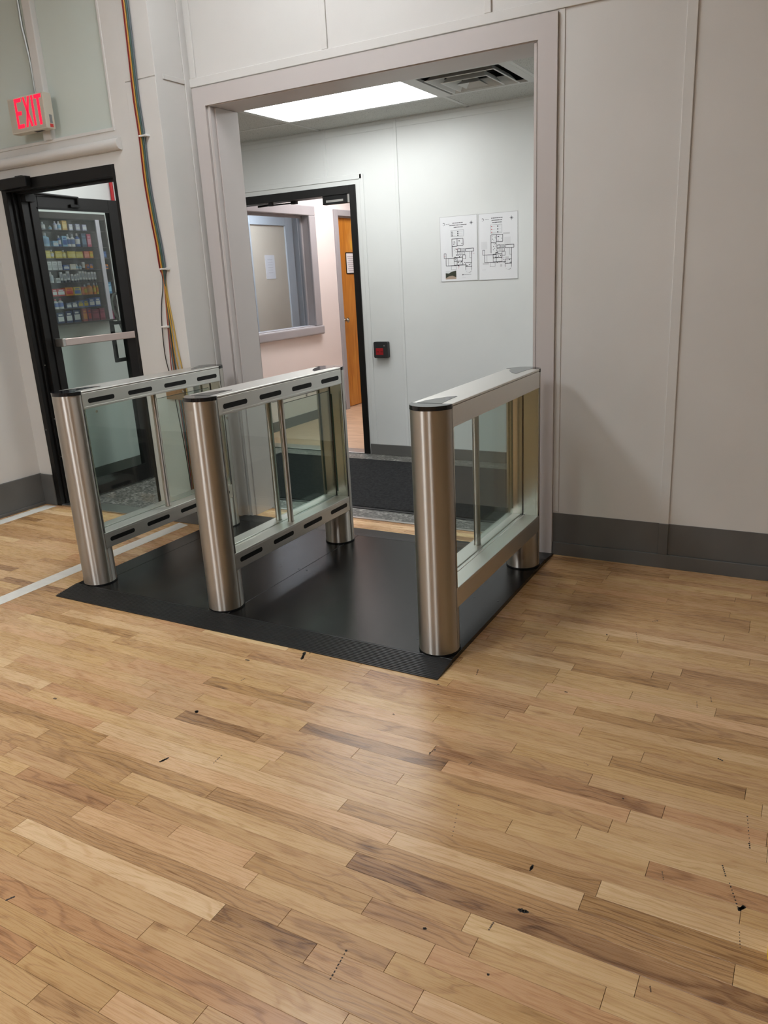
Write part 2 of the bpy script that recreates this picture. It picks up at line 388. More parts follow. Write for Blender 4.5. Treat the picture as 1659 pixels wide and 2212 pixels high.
for a in ((652,1424,6,-14,6,None,7),(424,1536,2,4,5,None,3),(345,1646,18,-8,5,None,5),(712,2118,38,-68,4,None,9),(668,1412,12,-10,3,STAIN2,4),(926,1628,16,-10,3,None,3),
          (992,1735,-16,75,2,None,8),(1012,1652,8,-6,3,STAIN2,3),(1145,1880,6,-10,5,None,4),(1120,1965,22,6,7,None,6),(1055,2010,12,-18,4,STAIN2,5),(915,2005,6,2,4,None,3),(1052,2104,4,2,4,None,2),
          (1620,1830,-6,-70,2.5,None,9),(1618,1820,2,14,3,None,3),(1560,1868,8,26,3,None,6),(1575,1905,22,65,3,None,9),(1596,1965,12,-6,7,None,5),(1597,2010,2,40,2.5,STAIN2,6),
          (1430,1882,4,20,2.5,STAIN2,5),(1404,2130,2,14,3,STAIN2,4),(1374,1365,4,24,2.5,STAIN2,6),(1310,1370,2,2,3,None,2),(1408,1343,14,-2,3,None,3),(1550,1638,12,6,4,None,3),
          (1345,1724,2,2,3,None,2),(1029,1458,4,-12,3,None,4),(945,1478,4,2,3,None,2),(12,1945,20,-8,4,None,4),(520,1470,10,-4,3,STAIN2,3),(530,1425,8,2,4,STAIN2,3),(460,1650,20,-20,3,STAIN2,5),
          (1260,1646,12,8,2.5,STAIN2,3),(1220,1494,6,2,3,STAIN2,3),(1535,1505,2,12,2.5,STAIN2,4),(1505,1515,1,14,2,None,5),(848,1542,4,2,3,STAIN2,2),(116,1508,6,2,4,STAIN2,3)):
    mark(*a)
# walls of the main room; unseen right and rear colours chosen for steel reflections
struct(build('wall_left', bx(XL-.12, XL, YB0, YD+.1, 0, ZC), PAINT), 'plain white painted side wall')
struct(build('wall_right', bx(XR, XR+.12, YB0, YT, 0, ZC), noise_paint('olive_paint', (146, 142, 130), 3, 2)), 'olive-grey painted side wall')
wb = struct(build('wall_back', bx(XL-.12, XR+.12, YB0-.12, YB0, 0, ZC), noise_paint('tan_paint', (150, 122, 98), 5, 2)), 'unseen tan rear wall with white strips added for reflections')
for a, b in ((-3.2, -2.9), (-1.7, -1.45), (-.9, -.3), (.9, 1.1), (1.5, 2.1), (3.2, 3.4)): build('reflection_strip', bx(a, b, YB0, YB0+.05, 0, ZC), PAINT, wb)  # white strips added on the unseen rear wall to streak the steel posts
struct(build('ceiling', bx(XL-.12, XR+.12, YB0-.12, YT, ZC, ZC+.1), CEIL), 'white painted high ceiling')
XCO, XCI, XLO, XLI, ZO, ZI = -.004, -.093, -2.108, -2.02, 2.515, 2.418   # casing outer/inner edges
XE = -2.135                                                               # corner between door wall and main wall
mb = MB().box(XE-.02, XLI+.012, YW, YT, 0, ZC).box(XCI-.012, XR, YW, YT, 0, ZC).box(XLI+.012, XCI-.012, YW, YT, ZI+.004, ZC)
wf = struct(build('wall_front', mb, PAINT), 'white panelled wall with the wide cased opening')
def batten(x0, x1, z0, z1, p=.009, par=None, y=YW, m=PAINT):
    return build('batten', bx(x0, x1, y-p, y, z0, z1), m, par or wf, .002, 1)
batten(XE, 2.4, ZO+.008, ZO+.052)                    # horizontal batten over the casing
batten(2.4, XR, ZO+.008, ZO+.052)
for a, b in ((-2.108, -2.075), (-1.233, -1.198), (-.349, -.316)): batten(a, b, ZO+.052, ZC, .0085)
for a in (.529, 1.75, 2.97): batten(a, a+.044, .075, ZO+.008); batten(a, a+.044, ZO+.052, ZC)
batten(XCO, XCO+.03, .235, ZO+.008, .004)
# cased opening: mitred casing boards and jamb boards
def casing(name, poly):
    return struct(build(name, MB().prism(poly, YC, YW, 'y'), CASING, None, .003), 'flat grey-white casing board of the opening')
casing('trim_1', [(XLO, 0), (XLI, 0), (XLI, ZI), (XLO, ZO)])
casing('trim_2', [(XCI, 0), (XCO, 0), (XCO, ZO), (XCI, ZI)])
casing('trim_3', [(XLO, ZO), (XLI, ZI), (XCI, ZI), (XCO, ZO)])
struct(build('trim_4', MB().box(XLI+.008, XLI+.022, YC+.012, YC+.05, 0, ZI-.005).box(XLI+.012, XLI+.03, YC+.05, YT, 0, ZI-.005), CASING, None, .002), 'jamb lining board of the opening')
struct(build('trim_5', MB().box(XCI-.022, XCI-.008, YC+.012, YC+.05, 0, ZI-.008).box(XCI-.03, XCI-.012, YC+.05, YT, 0, ZI-.005), CASING, None, .002), 'jamb lining board of the opening')
struct(build('trim_6', MB().box(XLI+.012, XCI-.012, YC+.012, YT, ZI-.004, ZI+.004), CASING), 'head lining board of the opening')
# grey painted skirting on the main wall
sk = struct(build('baseboard_front', MB().box(XCO+.001, XR, YW-.013, YW, 0, .07).box(XCO+.001, XR, YW-.003, YW, .07, .228), BASE, None, .003), 'dark grey painted skirting band')
for a in (.529, 1.75, 2.97): build('batten', bx(a-.001, a+.045, YW-.0125, YW, .07, .229), BASE, sk, .002, 1)
struct(build('baseboard_left', MB().box(XL, XL+.012, YB0, YD, .02, .228).box(XL, XL+.022, YB0, YD, 0, .022), BASE, None, .003), 'dark grey painted skirting band')
struct(build('baseboard_alcove', MB().box(XL+.012, -3.556, YD-.012, YD, 0, .225), BASE, None, .003), 'short dark grey skirting beside the glazed door')
struct(build('baseboard_corner', MB().box(-2.528, XE-.001, YD-.012, YD, 0, .10).box(XE, XE+.012, YD-.012, YC, 0, .10), BASE, None, .003), 'dark grey skirting at the wall corner')
# door wall (nearer plane), with its recessed upper panel
PR, PB = -2.487, 2.331
mb = MB()
mb.box(XL, -3.553, YD, YD+.115, 0, 2.15).box(-2.530, XE, YD, YD+.115, 0, 2.15).box(XL, XE, YD, YD+.115, 2.15, PB).box(PR, XE, YD, YD+.115, PB, ZC).box(XL, PR, YD+.03, YD+.115, PB, ZC)
mb.box(XE-.115, XE, YD+.115, YW+.01, 0, ZC)
wa = struct(build('wall_alcove', mb, PAINT), 'white painted wall around the black glazed door')
build('panel', bx(XL, PR-.004, YD+.018, YD+.03, PB+.004, ZC), PANEL, wa)
build('panel_bead', MB().box(PR-.012, PR+.004, YD-.004, YD+.02, PB, ZC), PAINT, wa, .003)
build('panel_bead', MB().box(XL, PR+.004, YD-.006, YD+.02, PB-.012, PB+.006), PAINT, wa, .003)
build('corner_board', MB().box(-2.355, XE+.006, YD-.006, YD, 0, 2.54).box(-2.355, XE+.006, YD-.004, YD, 2.545, ZC), PAINT, wa, .003)
build('corner_board', MB().box(XE, XE+.006, YD-.004, YW, 0, ZC), PAINT, wa, .003)
build('cover_strip', MB().box(-2.445, -2.355, YD-.0025, YD, 0, ZC), PAINT, wa, .001, 1)
build('batten', MB().box(XE+.006, XE+.012, YD+.05, YC, 2.535, 2.56), PAINT, wa, .002)
build('batten', MB().box(XE+.006, XE+.014, YC-.03, YC+.018, 0, ZC), PAINT, wa, .003)
# rounded ledge moulding over the door
pr = [(YD, 2.214), (YD-.012, 2.216)] + [(YD-.012-.03*math.sin(a*math.pi/8), 2.247-.031*math.cos(a*math.pi/8)) for a in range(9)] + [(YD, 2.28)]
struct(build('trim_7', MB().prism(pr, XL, -2.447, 'x', 0, True), PAINT), 'rounded white moulding above the glazed door')

# ------------------------------------------------------------------ vestibule behind the opening
VX0, VX1, VY1, VZ = -3.9, 1.4, 3.09, 2.565
struct(build('floor_vestibule', bx(VX0, VX1, WOODEND, VY1+.12, -.05, 0), TERR), 'grey terrazzo vestibule floor with pale chips')
struct(build('floor_entry', bx(VX0, -2.25, YD+.045, WOODEND, -.05, .0005), TERR), 'grey terrazzo floor inside the glazed door')
struct(build('trim_8', bx(-2.02, XCI, WOODEND-.012, WOODEND+.012, -.002, .004), ALU), 'thin metal strip where oak meets terrazzo')
struct(build('wall_vestibule_left', bx(VX0-.1, VX0, YD+.1, VY1+.1, 0, VZ+.3), PAINT_V), 'white vestibule wall behind the display case')
struct(build('baseboard_vestibule_left', bx(VX0, VX0+.01, YD+.12, VY1, 0, .095), BASE), 'dark grey skirting')
struct(build('wall_vestibule_right', bx(VX1, VX1+.1, YT, VY1+.1, 0, VZ+.3), PAINT_V), 'white vestibule end wall')
FXL, FXR, FZ = -3.40, -2.165, 2.15                      # far door frame, outer
mb = MB().box(VX0, FXL, VY1, VY1+.12, 0, VZ+.3).box(FXR, VX1, VY1, VY1+.12, 0, VZ+.3).box(FXL, FXR, VY1, VY1+.12, FZ, VZ+.3)
wv = struct(build('wall_vestibule_back', mb, PAINT_V), 'white wall behind the opening')
for x0, x1, z0, z1 in ((-1.81, -1.785, .09, VZ), (-2.44, -2.412, FZ+.07, VZ), (FXL, FXR+.06, FZ+.035, FZ+.075), (FXR+.04, FXR+.075, .09, FZ+.07), (-.55, -.525, .09, VZ)):
    batten(x0, x1, z0, z1, .006, wv, VY1, PAINT_V)
batten(FXL, VX1, VZ-.06, VZ-.02, .004, wv, VY1, PAINT_V)
struct(build('baseboard_vestibule', bx(FXR+.01, VX1, VY1-.012, VY1, 0, .09), BASE, None, .003), 'dark grey vestibule skirting')
# suspended ceiling: grid bars and tiles as parts
vc = struct(build('ceiling_vestibule', MB().box(VX0, XE-.115, YD+.115, YT, VZ+.15, VZ+.2).box(VX0, VX1, YT, VY1+.1, VZ+.15, VZ+.2), TBAR), 'suspended ceiling of mottled tiles in a white grid')
gx = [VX0, -2.455, -1.205, .03, VX1]; gy = [YD+.115, 1.46, 2.07, 2.67, VY1]
for j in range(len(gy)-1):
    for i in range(len(gx)-1):
        x0, x1, y0, y1 = gx[i], gx[i+1], gy[j], gy[j+1]
        if (i == 1 and j == 2) or (i > 0 and j == 0) or (i == 0 and j == 1) or (i == 3 and j == 2): continue
        if i > 0 and j == 1: y0 = YT
        if i == 2 and j == 2: x0 = -.545
        build('ceiling_tile', bx(x0+.013, x1-.013, y0+.013, y1-.013, VZ+.002, VZ+.016), TILE, vc, .002, 1)
for x in gx[1:-1]+[-.545]:
    y0, y1 = (YT, VY1) if x != -.545 else (2.07, 2.67)
    build('grid_bar', bx(x-.012, x+.012, y0, y1, VZ-.001, VZ+.03), TBAR, vc)
for y in gy[1:-1]: build('grid_bar', bx(VX0, VX1 if y > YT else XE-.12, y-.012, y+.012, VZ-.0005, VZ+.03), TBAR, vc)
build('wall_angle', MB().box(VX0, VX1, VY1-.02, VY1, VZ-.001, VZ+.03), TBAR, vc)
# troffer
def troffer(name, x0, x1, y0, y1, z, strength, rgb, label, fr=.018):
    t = empty(name, ((x0+x1)/2, (y0+y1)/2, z)); tag(t, label, 'ceiling light')
    build('frame', MB().box(x0, x1, y0, y0+fr, z, z+.05).box(x0, x1, y1-fr, y1, z, z+.05).box(x0, x0+fr, y0+fr, y1-fr, z, z+.05).box(x1-fr, x1, y0+fr, y1-fr, z, z+.05).box(x0, x1, y0, y1, z+.05, z+.06), TBAR, t)
    build('diffuser', bx(x0+fr, x1-fr, y0+fr, y1-fr, z+.004, z+.012), emit('lamp_%s_%d' % (name, int(strength)), rgb, strength), t)
    return t
troffer('vestibule_troffer', -2.443, -1.217, 2.082, 2.658, VZ, LAMP_VEST, (252, 255, 255), 'bright rectangular light panel beside the air diffuser in the vestibule')
troffer('vestibule_troffer', -3.67, -2.467, 1.475, 2.055, VZ, LAMP_VEST*.55, (252, 255, 255), 'light panel added in the vestibule to brighten the display case')  # added lamp that lights the display goods
troffer('vestibule_troffer', .042, 1.26, 2.082, 2.658, VZ, LAMP_VEST, (252, 255, 255), 'unseen light panel added to brighten the poster wall')  # added lamp out of view, brightens the posters
# supply air diffuser
vt = empty('air_diffuser', (-.9, 2.37, VZ)); tag(vt, 'square louvred air diffuser beside the light panel', 'air vent')
vx0, vx1, vy0, vy1 = -1.19, -.555, 2.085, 2.655; cxv, cyv = (vx0+vx1)/2, (vy0+vy1)/2
def sqring(mb, a, b, z0, z1):
    """pyramid louvre: outer half-size a at z0, inner half-size b at z1"""
    o = [(cxv+sx*a, cyv+sy*a, z0) for sx, sy in ((-1,-1),(1,-1),(1,1),(-1,1))]; i = [(cxv+sx*b, cyv+sy*b, z1) for sx, sy in ((-1,-1),(1,-1),(1,1),(-1,1))]
    o2 = [(x, y, z+.003) for x, y, z in o]; i2 = [(x, y, z+.003) for x, y, z in i]
    f = [(k, (k+1) % 4, 4+(k+1) % 4, 4+k) for k in range(4)]
    mb.add(o+i, [q[::-1] for q in f]); mb.add(o2+i2, f); mb.add(o+o2, f); mb.add(i+i2, [q[::-1] for q in f])
mb = MB().box(vx0, vx1, vy0, cyv-.262, VZ-.004, VZ+.012).box(vx0, vx1, cyv+.262, vy1, VZ-.004, VZ+.012).box(vx0, cxv-.262, cyv-.262, cyv+.262, VZ-.004, VZ+.012).box(cxv+.262, vx1, cyv-.262, cyv+.262, VZ-.004, VZ+.012)
build('face_plate', mb, TBAR, vt)
build('duct', MB().box(cxv-.262, cxv+.262, cyv-.262, cyv+.262, VZ+.10, VZ+.11).box(cxv-.266, cxv-.262, cyv-.262, cyv+.262, VZ+.012, VZ+.1).box(cxv+.262, cxv+.266, cyv-.262, cyv+.262, VZ+.012, VZ+.1).box(cxv-.262, cxv+.262, cyv-.266, cyv-.262, VZ+.012, VZ+.1).box(cxv-.262, cxv+.262, cyv+.262, cyv+.266, VZ+.012, VZ+.1), BLACKM, vt)
for a, b, z0, z1 in ((.214, .175, VZ-.014, VZ+.03), (.14, .105, VZ-.024, VZ+.02)):
    mb = MB(); sqring(mb, a, b, z0, z1); sqring(mb, a+.008, a, z0, z0); build('louvre', mb, TBAR, vt)
mb = MB(); q = [(cxv+sx*.074, cyv+sy*.074, VZ-.028) for sx, sy in ((-1,-1),(1,-1),(1,1),(-1,1))]; q2 = [(cxv+sx*.025, cyv+sy*.025, VZ+.008) for sx, sy in ((-1,-1),(1,-1),(1,1),(-1,1))]
mb.add(q+q2, [(1,0,4,5),(2,1,5,6),(3,2,6,7),(0,3,7,4),(4,5,6,7)]); mb.add([(x, y, z+.003) for x, y, z in q+q2], [(0,1,5,4),(1,2,6,5),(2,3,7,6),(3,0,4,7),(7,6,5,4)])
build('centre_cone', mb, TBAR, vt)
build('hanger', MB().tube([(cxv, cyv, VZ+.10), (cxv, cyv, VZ+.012)], .006).tube([(cxv-.18, cyv-.02, VZ+.03), (cxv+.18, cyv+.02, VZ+.035)], .006).tube([(cxv-.02, cyv-.18, VZ+.04), (cxv+.02, cyv+.18, VZ+.04)], .006), BLACKM, vt)
# entrance mat
em = tag(empty('entrance_mat', (-1.2, 2.28, 0)), 'wide black ribbed carpet mat on the vestibule terrazzo', 'mat')
build('pile', bx(-2.95, .6, 1.66, 2.86, .0005, .009), MATC, em)
build('rubber_border', MB().box(-2.98, .63, 1.63, 1.66, .0005, .005).box(-2.98, .63, 2.86, 2.89, .0005, .005).box(-2.98, -2.95, 1.66, 2.86, .0005, .005).box(.6, .63, 1.66, 2.86, .0005, .005), RUBBER, em, .002, 1)
mb = MB()
for k in range(120): y = 1.665 + k*.01; mb.box(-2.948, .598, y, y+.005, .009, .0115)
o = build('ribs', mb, MATC, em); o['kind'] = 'stuff'

# far door: black steel frame with header gear
d2 = struct(empty('door_2', ((FXL+FXR)/2, VY1, 0)), 'black metal door frame leading to the hallway')
ft = .055
build('jamb', MB().box(FXR-ft, FXR, VY1-.012, VY1+.13, 0, FZ).box(FXR-ft-.012, FXR-ft, VY1+.05, VY1+.085, 0, FZ-.06), BLACKA, d2, .002)
build('jamb', MB().box(FXL, FXL+ft, VY1-.012, VY1+.13, 0, FZ), BLACKA, d2, .002)
build('header', MB().box(FXL+ft, FXR-ft, VY1-.012, VY1+.13, FZ-.062, FZ), BLACKA, d2, .002)
ml = build('magnetic_lock', MB().box(-2.475, -2.245, VY1-.005, VY1+.045, FZ-.127, FZ-.062), BLACKM, d2, .002)
build('armature_plate', MB().box(-2.44, -2.28, VY1-.009, VY1-.005, FZ-.112, FZ-.096), ALU, ml)
build('lock_end', MB().box(-2.245, -2.222, VY1+.0, VY1+.04, FZ-.125, FZ-.062), ALU, ml)
build('closer_arm', MB().tube([(-3.19, VY1+.09, FZ-.075), (-3.0, VY1+.02, FZ-.08)], .008).box(-3.02, -2.985, VY1+.005, VY1+.03, FZ-.09, FZ-.062).tube([(-3.0, VY1+.02, FZ-.082), (-2.83, VY1+.10, FZ-.075)], .006).box(-2.85, -2.8, VY1+.085, VY1+.12, FZ-.085, FZ-.062), BLACKA, d2)
build('threshold', MB().box(FXL+ft, FXR-ft, VY1-.02, VY1+.13, 0, .008), ALU, d2, .003)
lf = build('leaf', MB().box(FXL+.06, FXL+.10, VY1-.90, VY1-.83, .02, 2.08).box(FXL+.06, FXL+.10, VY1-.08, VY1-.02, .02, 2.08).box(FXL+.06, FXL+.10, VY1-.83, VY1-.08, 1.98, 2.08).box(FXL+.06, FXL+.10, VY1-.83, VY1-.08, .02, .2), BLACKA, d2, .002)
build('pane', bx(FXL+.077, FXL+.083, VY1-.83, VY1-.08, .2, 1.98), GLASS, lf)

# hallway behind the far door
PX = -3.62
struct(build('floor_hall', bx(-4.6, -1.5, VY1+.12, 8.0, -.05, .001), LVT), 'pale peach plank flooring of the hallway')
WY0, WY1, WZ0, WZ1 = 3.42, 4.56, .985, 2.10             # window opening
DY0, DY1, DZ1 = 5.125, 6.02, 2.11                       # wooden door opening
mb = MB().box(PX-.14, PX, VY1+.12, WY0, 0, 2.8).box(PX-.14, PX, WY1, DY0, 0, 2.8).box(PX-.14, PX, DY1, 8, 0, 2.8).box(PX-.14, PX, WY0, WY1, 0, WZ0).box(PX-.14, PX, WY0, WY1, WZ1, 2.8).box(PX-.14, PX, DY0, DY1, DZ1, 2.8)
struct(build('wall_hall_left', mb, PINK), 'pale pink hallway wall with a window and a door')
struct(build('wall_hall_right', bx(-1.6, -1.5, VY1+.12, 8, 0, 2.8), PINK), 'pale pink hallway wall')
struct(build('wall_hall_end', bx(-4.6, -1.5, 8, 8.1, 0, 2.8), PINK), 'hallway end wall')
struct(build('ceiling_hall', bx(-5.2, -1.5, VY1+.12, 8.1, 2.7, 2.8), CEIL), 'white hallway ceiling')
struct(build('baseboard_hall', MB().box(PX, PX+.01, VY1+.12, DY0-.07, 0, .1).box(PX, PX+.01, DY1+.07, 8, 0, .1), BASE, None, .002), 'grey-green hallway skirting')
w1 = struct(empty('window_1', (PX, (WY0+WY1)/2, WZ0)), 'grey framed interior window in the pink wall')
fw = .085
build('window_frame', MB().box(PX, PX+.025, WY0-fw, WY1+fw+.02, WZ1-.01, WZ1+fw).box(PX, PX+.025, WY0-fw, WY0+.01, WZ0, WZ1-.01).box(PX, PX+.025, WY1-.01, WY1+fw+.02, WZ0, WZ1-.01), GREYFR, w1, .008, 3)
build('window_sill', MB().box(PX, PX+.05, WY0-fw, WY1+fw+.02, WZ0-.09, WZ0), GREYFR, w1, .015, 3)
build('reveal', MB().box(PX-.13, PX, WY1-.006, WY1, WZ0, WZ1).box(PX-.13, PX, WY0, WY0+.006, WZ0, WZ1).box(PX-.13, PX, WY0, WY1, WZ1-.006, WZ1).box(PX-.13, PX, WY0, WY1, WZ0, WZ0+.006).box(PX-.10, PX-.07, WY1-.03, WY1-.006, WZ0, WZ1).box(PX-.10, PX-.07, WY0, WY1, WZ1-.03, WZ1-.006), GREYFR, w1, .002)
build('pane', bx(PX-.09, PX-.084, WY0, WY1, WZ0, WZ1), thin_glass('hazy_glass', (.86, .88, .9), .02), w1)
# office seen dimly through the window
struct(build('wall_office', bx(-5.2, -5.1, VY1+.12, 8, 0, 2.7), noise_paint('office_paint', (176, 184, 190), 3, 2)), 'dim grey office wall behind the window')
struct(build('floor_office', bx(-5.1, PX-.14, VY1+.12, 8, -.05, .001), LVT), 'office floor')
d4 = struct(empty('door_4', (-5.06, 5.4, 0)), 'beige door with pale frame seen through the window')
OY0, OY1, OZ = atx(548, 600, -5.05)[1], atx(622, 600, -5.05)[1], atx(585, 487, -5.05)[2]
build('door_slab', bx(-5.1, -5.05, OY0, OY1, 0, OZ), noise_paint('beige_door', (206, 196, 178), 3, 2), d4, .003)
build('door_frame', MB().box(-5.1, -5.03, OY0-.14, OY0, 0, OZ+.16).box(-5.1, -5.03, OY1, OY1+.16, 0, OZ+.16).box(-5.1, -5.03, OY0, OY1, OZ, OZ+.16), noise_paint('pale_blue_frame', (188, 196, 202), 2, 2), d4, .004)
nt = empty('door_notice', (-5.045, 5.32, 1.55)); tag(nt, 'pale paper notice on the beige office door', 'notice')
c1 = atx(572, 551, -5.045); c2 = atx(597, 602, -5.045)
build('paper', bx(-5.05, -5.047, c1[1], c2[1], c2[2], c1[2]), LAMINATE, nt)
mb = MB()
for k in range(6): z = c1[2]-.06-k*(c1[2]-c2[2]-.1)/6; mb.box(-5.047, -5.0465, c1[1]+.05, c2[1]-.05, z, z+.008)
build('printed_lines', mb, INKL, nt)
# wooden door in the pink wall
d3 = struct(empty('door_3', (PX, (DY0+DY1)/2, 0)), 'orange-brown veneered door in a grey frame')
build('door_frame', MB().box(PX-.06, PX+.02, DY0-.075, DY0, 0, DZ1+.065).box(PX-.06, PX+.02, DY1, DY1+.075, 0, DZ1+.065).box(PX-.06, PX+.02, DY0, DY1, DZ1, DZ1+.065), GREYFR, d3, .006)
sl = build('door_slab', bx(PX-.075, PX-.035, DY0+.004, DY1-.004, .01, DZ1-.004), VENEER, d3, .002)
build('door_stop', MB().box(PX-.035, PX-.005, DY0, DY0+.012, 0, DZ1).box(PX-.035, PX-.005, DY0, DY1, DZ1-.012, DZ1), GREYFR, d3)
kp = MB().cyl((PX-.035, DY0+.07, 1.0), .03, .008, 'x', 16).cyl((PX-.027, DY0+.07, 1.0), .011, .03, 'x', 12)
for k in range(6): kp.cyl((PX+.003+k*.005, DY0+.07, 1.0), (.016, .024, .027, .027, .023, .014)[k], .005, 'x', 16)
build('knob', kp, STEEL_S, sl)
pf = empty('door_sign', (PX-.03, 5.42, 1.6)); tag(pf, 'white printed sheet in a dark frame on the wooden door', 'notice')
py0, pz1 = 5.31, 1.735; py1, pz0 = 5.55, 1.50
build('holder', MB().prism(rrect(py0, py1, pz0, pz1, .015), PX-.0345, PX-.029, 'x'), BLACKM, pf)
build('paper', bx(PX-.029, PX-.028, py0+.012, py1-.012, pz0+.012, pz1-.012), LAMINATE, pf)
mb = MB()
for k in range(8): z = pz1-.05-k*.022; mb.box(PX-.028, PX-.0277, py0+.03+(k % 3)*.01, py1-.03-(k*7 % 4)*.012, z, z+.006)
build('printed_lines', mb, INKG, pf)
tag(build('door_plate', bx(PX-.0345, PX-.031, 5.43, 5.5, 1.76, 1.86), mat('yellow_plate', (206, 158, 60), .4)), 'small yellow plate above the sheet on the wooden door', 'sign')
troffer('hall_troffer', -3.15, -2.55, 4.0, 5.2, 2.64, LAMP_HALL, (255, 246, 244), 'rectangular light panel on the hallway ceiling')
troffer('office_fill_panel', -4.7, -4.1, 4.2, 5.4, 2.64, LAMP_HALL*1.2, (240, 246, 255), 'unseen light panel added to brighten the office')  # added lamp, keeps the room behind the window from going dark

# ------------------------------------------------------------------ black glazed door (open away from the room)
d1 = struct(empty('door_1', (-3.04, YD, 0)), 'black framed glass door standing open into the vestibule')
JX0, JX1 = -3.553, -2.530
build('jamb', MB().box(JX0, JX0+.045, YD-.006, YD+.125, 0, 2.15).box(JX0+.045, JX0+.06, YD+.03, YD+.125, 0, 2.09).box(JX0+.06, JX0+.09, YD+.06, YD+.115, 0, 2.09), BLACKA, d1, .002)
build('jamb', MB().box(JX1-.02, JX1, YD-.006, YD+.125, 0, 2.15).box(JX1-.035, JX1-.02, YD+.05, YD+.09, 0, 2.09), BLACKA, d1, .002)
build('header', MB().box(JX0+.045, JX1-.02, YD-.006, YD+.125, 2.085, 2.15).box(JX0+.06, JX1-.02, YD+.05, YD+.1, 2.073, 2.085), BLACKA, d1, .002)
build('threshold', MB().box(JX0+.045, JX1-.02, YD-.01, YD+.13, 0, .012), ALU, d1, .004)
cl = build('door_closer', MB().box(-3.54, -3.25, YD-.05, YD-.006, 2.095, 2.158), BLACKA, d1, .006)
build('closer_bracket', MB().box(-3.38, -3.32, YD-.02, YD, 2.158, 2.168), BLACKM, cl)
LX1, LX0, LY0, LY1, LZ1 = -3.452, -3.497, 1.10, 1.90, 2.078
leaf = build('leaf', MB().box(LX0, LX1, LY0, LY0+.058, .012, LZ1).box(LX0, LX1, 1.757, LY1, .012, LZ1).box(LX0, LX1, LY0+.058, 1.757, 2.0, LZ1).box(LX0, LX1, LY0+.058, 1.757, .012, .13), BLACKA, d1, .003)
build('pane', bx((LX0+LX1)/2-.004, (LX0+LX1)/2+.004, LY0+.055, 1.76, .127, 2.003), GLASSG, leaf)
build('glazing_bead', MB().box(LX1, LX1+.005, LY0+.05, 1.765, .125, .14).box(LX1, LX1+.005, LY0+.05, 1.765, 1.99, 2.005), BLACKM, leaf)
z_ = 1.135
pbar = build('push_bar', MB().box(LX1+.055, LX1+.075, LY0+.035, 1.87, z_-.028, z_+.022), mat('pinkish_steel', (206, 190, 184), .32, 1.0), leaf, .004)
build('push_bar_end', MB().box(LX1, LX1+.078, LY0+.012, LY0+.036, z_-.03, z_+.024), ALU, leaf, .003)
build('push_bar_end', MB().box(LX1, LX1+.07, 1.84, 1.89, z_-.03, z_+.024), BLACKM, leaf, .003)
build('closer_arm', MB().tube([(LX1+.02, LY0-.02, 2.085), (LX1+.012, 1.48, 2.075)], .009).tube([(LX1+.012, 1.48, 2.08), (LX1+.012, 1.475, 2.02)], .009).box(LX1, LX1+.02, 1.41, 1.49, 2.012, 2.03).box(LX1-.03, LX1+.03, LY0-.05, LY0+.02, 2.03, 2.085), BLACKM, leaf)
build('pull_handle', MB().box(LX0-.06, LX0-.035, 1.70, 1.725, .93, 1.24).box(LX0-.05, LX0, 1.70, 1.80, 1.21, 1.235).box(LX0-.05, LX0, 1.70, 1.80, .935, .96), BLACKM, leaf, .003)
build('pull_reflection', MB().tube([(LX0-.03, 1.80, 1.44), (LX0-.05, 1.77, 1.42), (LX0-.06, 1.757, 1.38), (LX0-.06, 1.76, 1.32), (LX0-.05, 1.775, 1.26), (LX0-.04, 1.79, 1.2), (LX0-.03, 1.80, 1.14)], .009), mat('grey_rod', (120, 124, 120), .4, .6), leaf)  # solid grey rod in place of the door pull's reflection
for z in (.35, .62, .99): build('screw', MB().cyl((JX0+.06, YD+.045, z), .004, .002, 'x', 8), ALU, d1)
build('screw', MB().cyl((JX0+.02, YD-.008, .55), .004, .003, 'y', 8), ALU, d1)
rc = atx(241, 410, VX0+.02)
tag(build('red_conduit', MB().tube([(VX0+.02, rc[1], VZ), (VX0+.02, rc[1], 1.5)], .014, 10), mat('red_paint', (176, 26, 34), .4)), 'thin red vertical conduit on the vestibule wall', 'conduit')

# ------------------------------------------------------------------ display case and its goods
DX = -3.80                                             # front plane of the shelves
def dcp(u, v, x=DX): return atx(20+u*.1808, 420+v*.1808, x)
zb = dcp(590, 1545)[2]; zt = dcp(350, 225)[2]; yR = dcp(1290, 1480)[1]; yL = 1.13
dc = empty('display_case', (DX-.05, (yL+yR)/2, zb)); tag(dc, 'dark wall-mounted display case stocked with toiletries', 'display case')
BR = noise_paint('dark_brown_case', (46, 38, 36), 4, 8, .5)
build('case_body', MB().box(VX0, VX0+.006, yL, yR, zb, zt).box(VX0, DX+.012, yL-.012, yL, zb-.012, zt+.012).box(VX0, DX+.012, yR, yR+.012, zb-.012, zt+.012).box(VX0, DX+.012, yL, yR, zb-.012, zb).box(VX0, DX+.012, yL, yR, zt-.03, zt+.012), BR, dc)
ROWV = [422, 622, 762, 902, 1055, 1218, 1372, 1540]; ROWZ = []
for v in ROWV:
    z = dcp(560, v)[2]; ROWZ.append(z)
    if v != 1540: build('shelf', bx(VX0+.006, DX+.006, yL, yR, z-.006, z), BR, dc)
ROWZ[-1] = zb
build('pane', bx(DX+.016, DX+.02, dcp(372, 300)[1]-.25, dcp(1000, 300)[1], zb+.005, zt-.035), thin_glass('case_glass', (.95, .95, .97)), dc)
y0 = dcp(1000, 300)[1]; build('pane_strip', MB().box(DX+.012, DX+.022, y0, y0+.035, zb, zt-.03), mat('lilac_reflection', (188, 182, 192), .3), dc)  # lilac strip stands in for a reflection on the case glass
PC = {}
def pm(rgb): return PC.setdefault(rgb, mat('product_%d_%d_%d' % rgb, rgb, .4))
WH = (222, 222, 218)
CN = {}
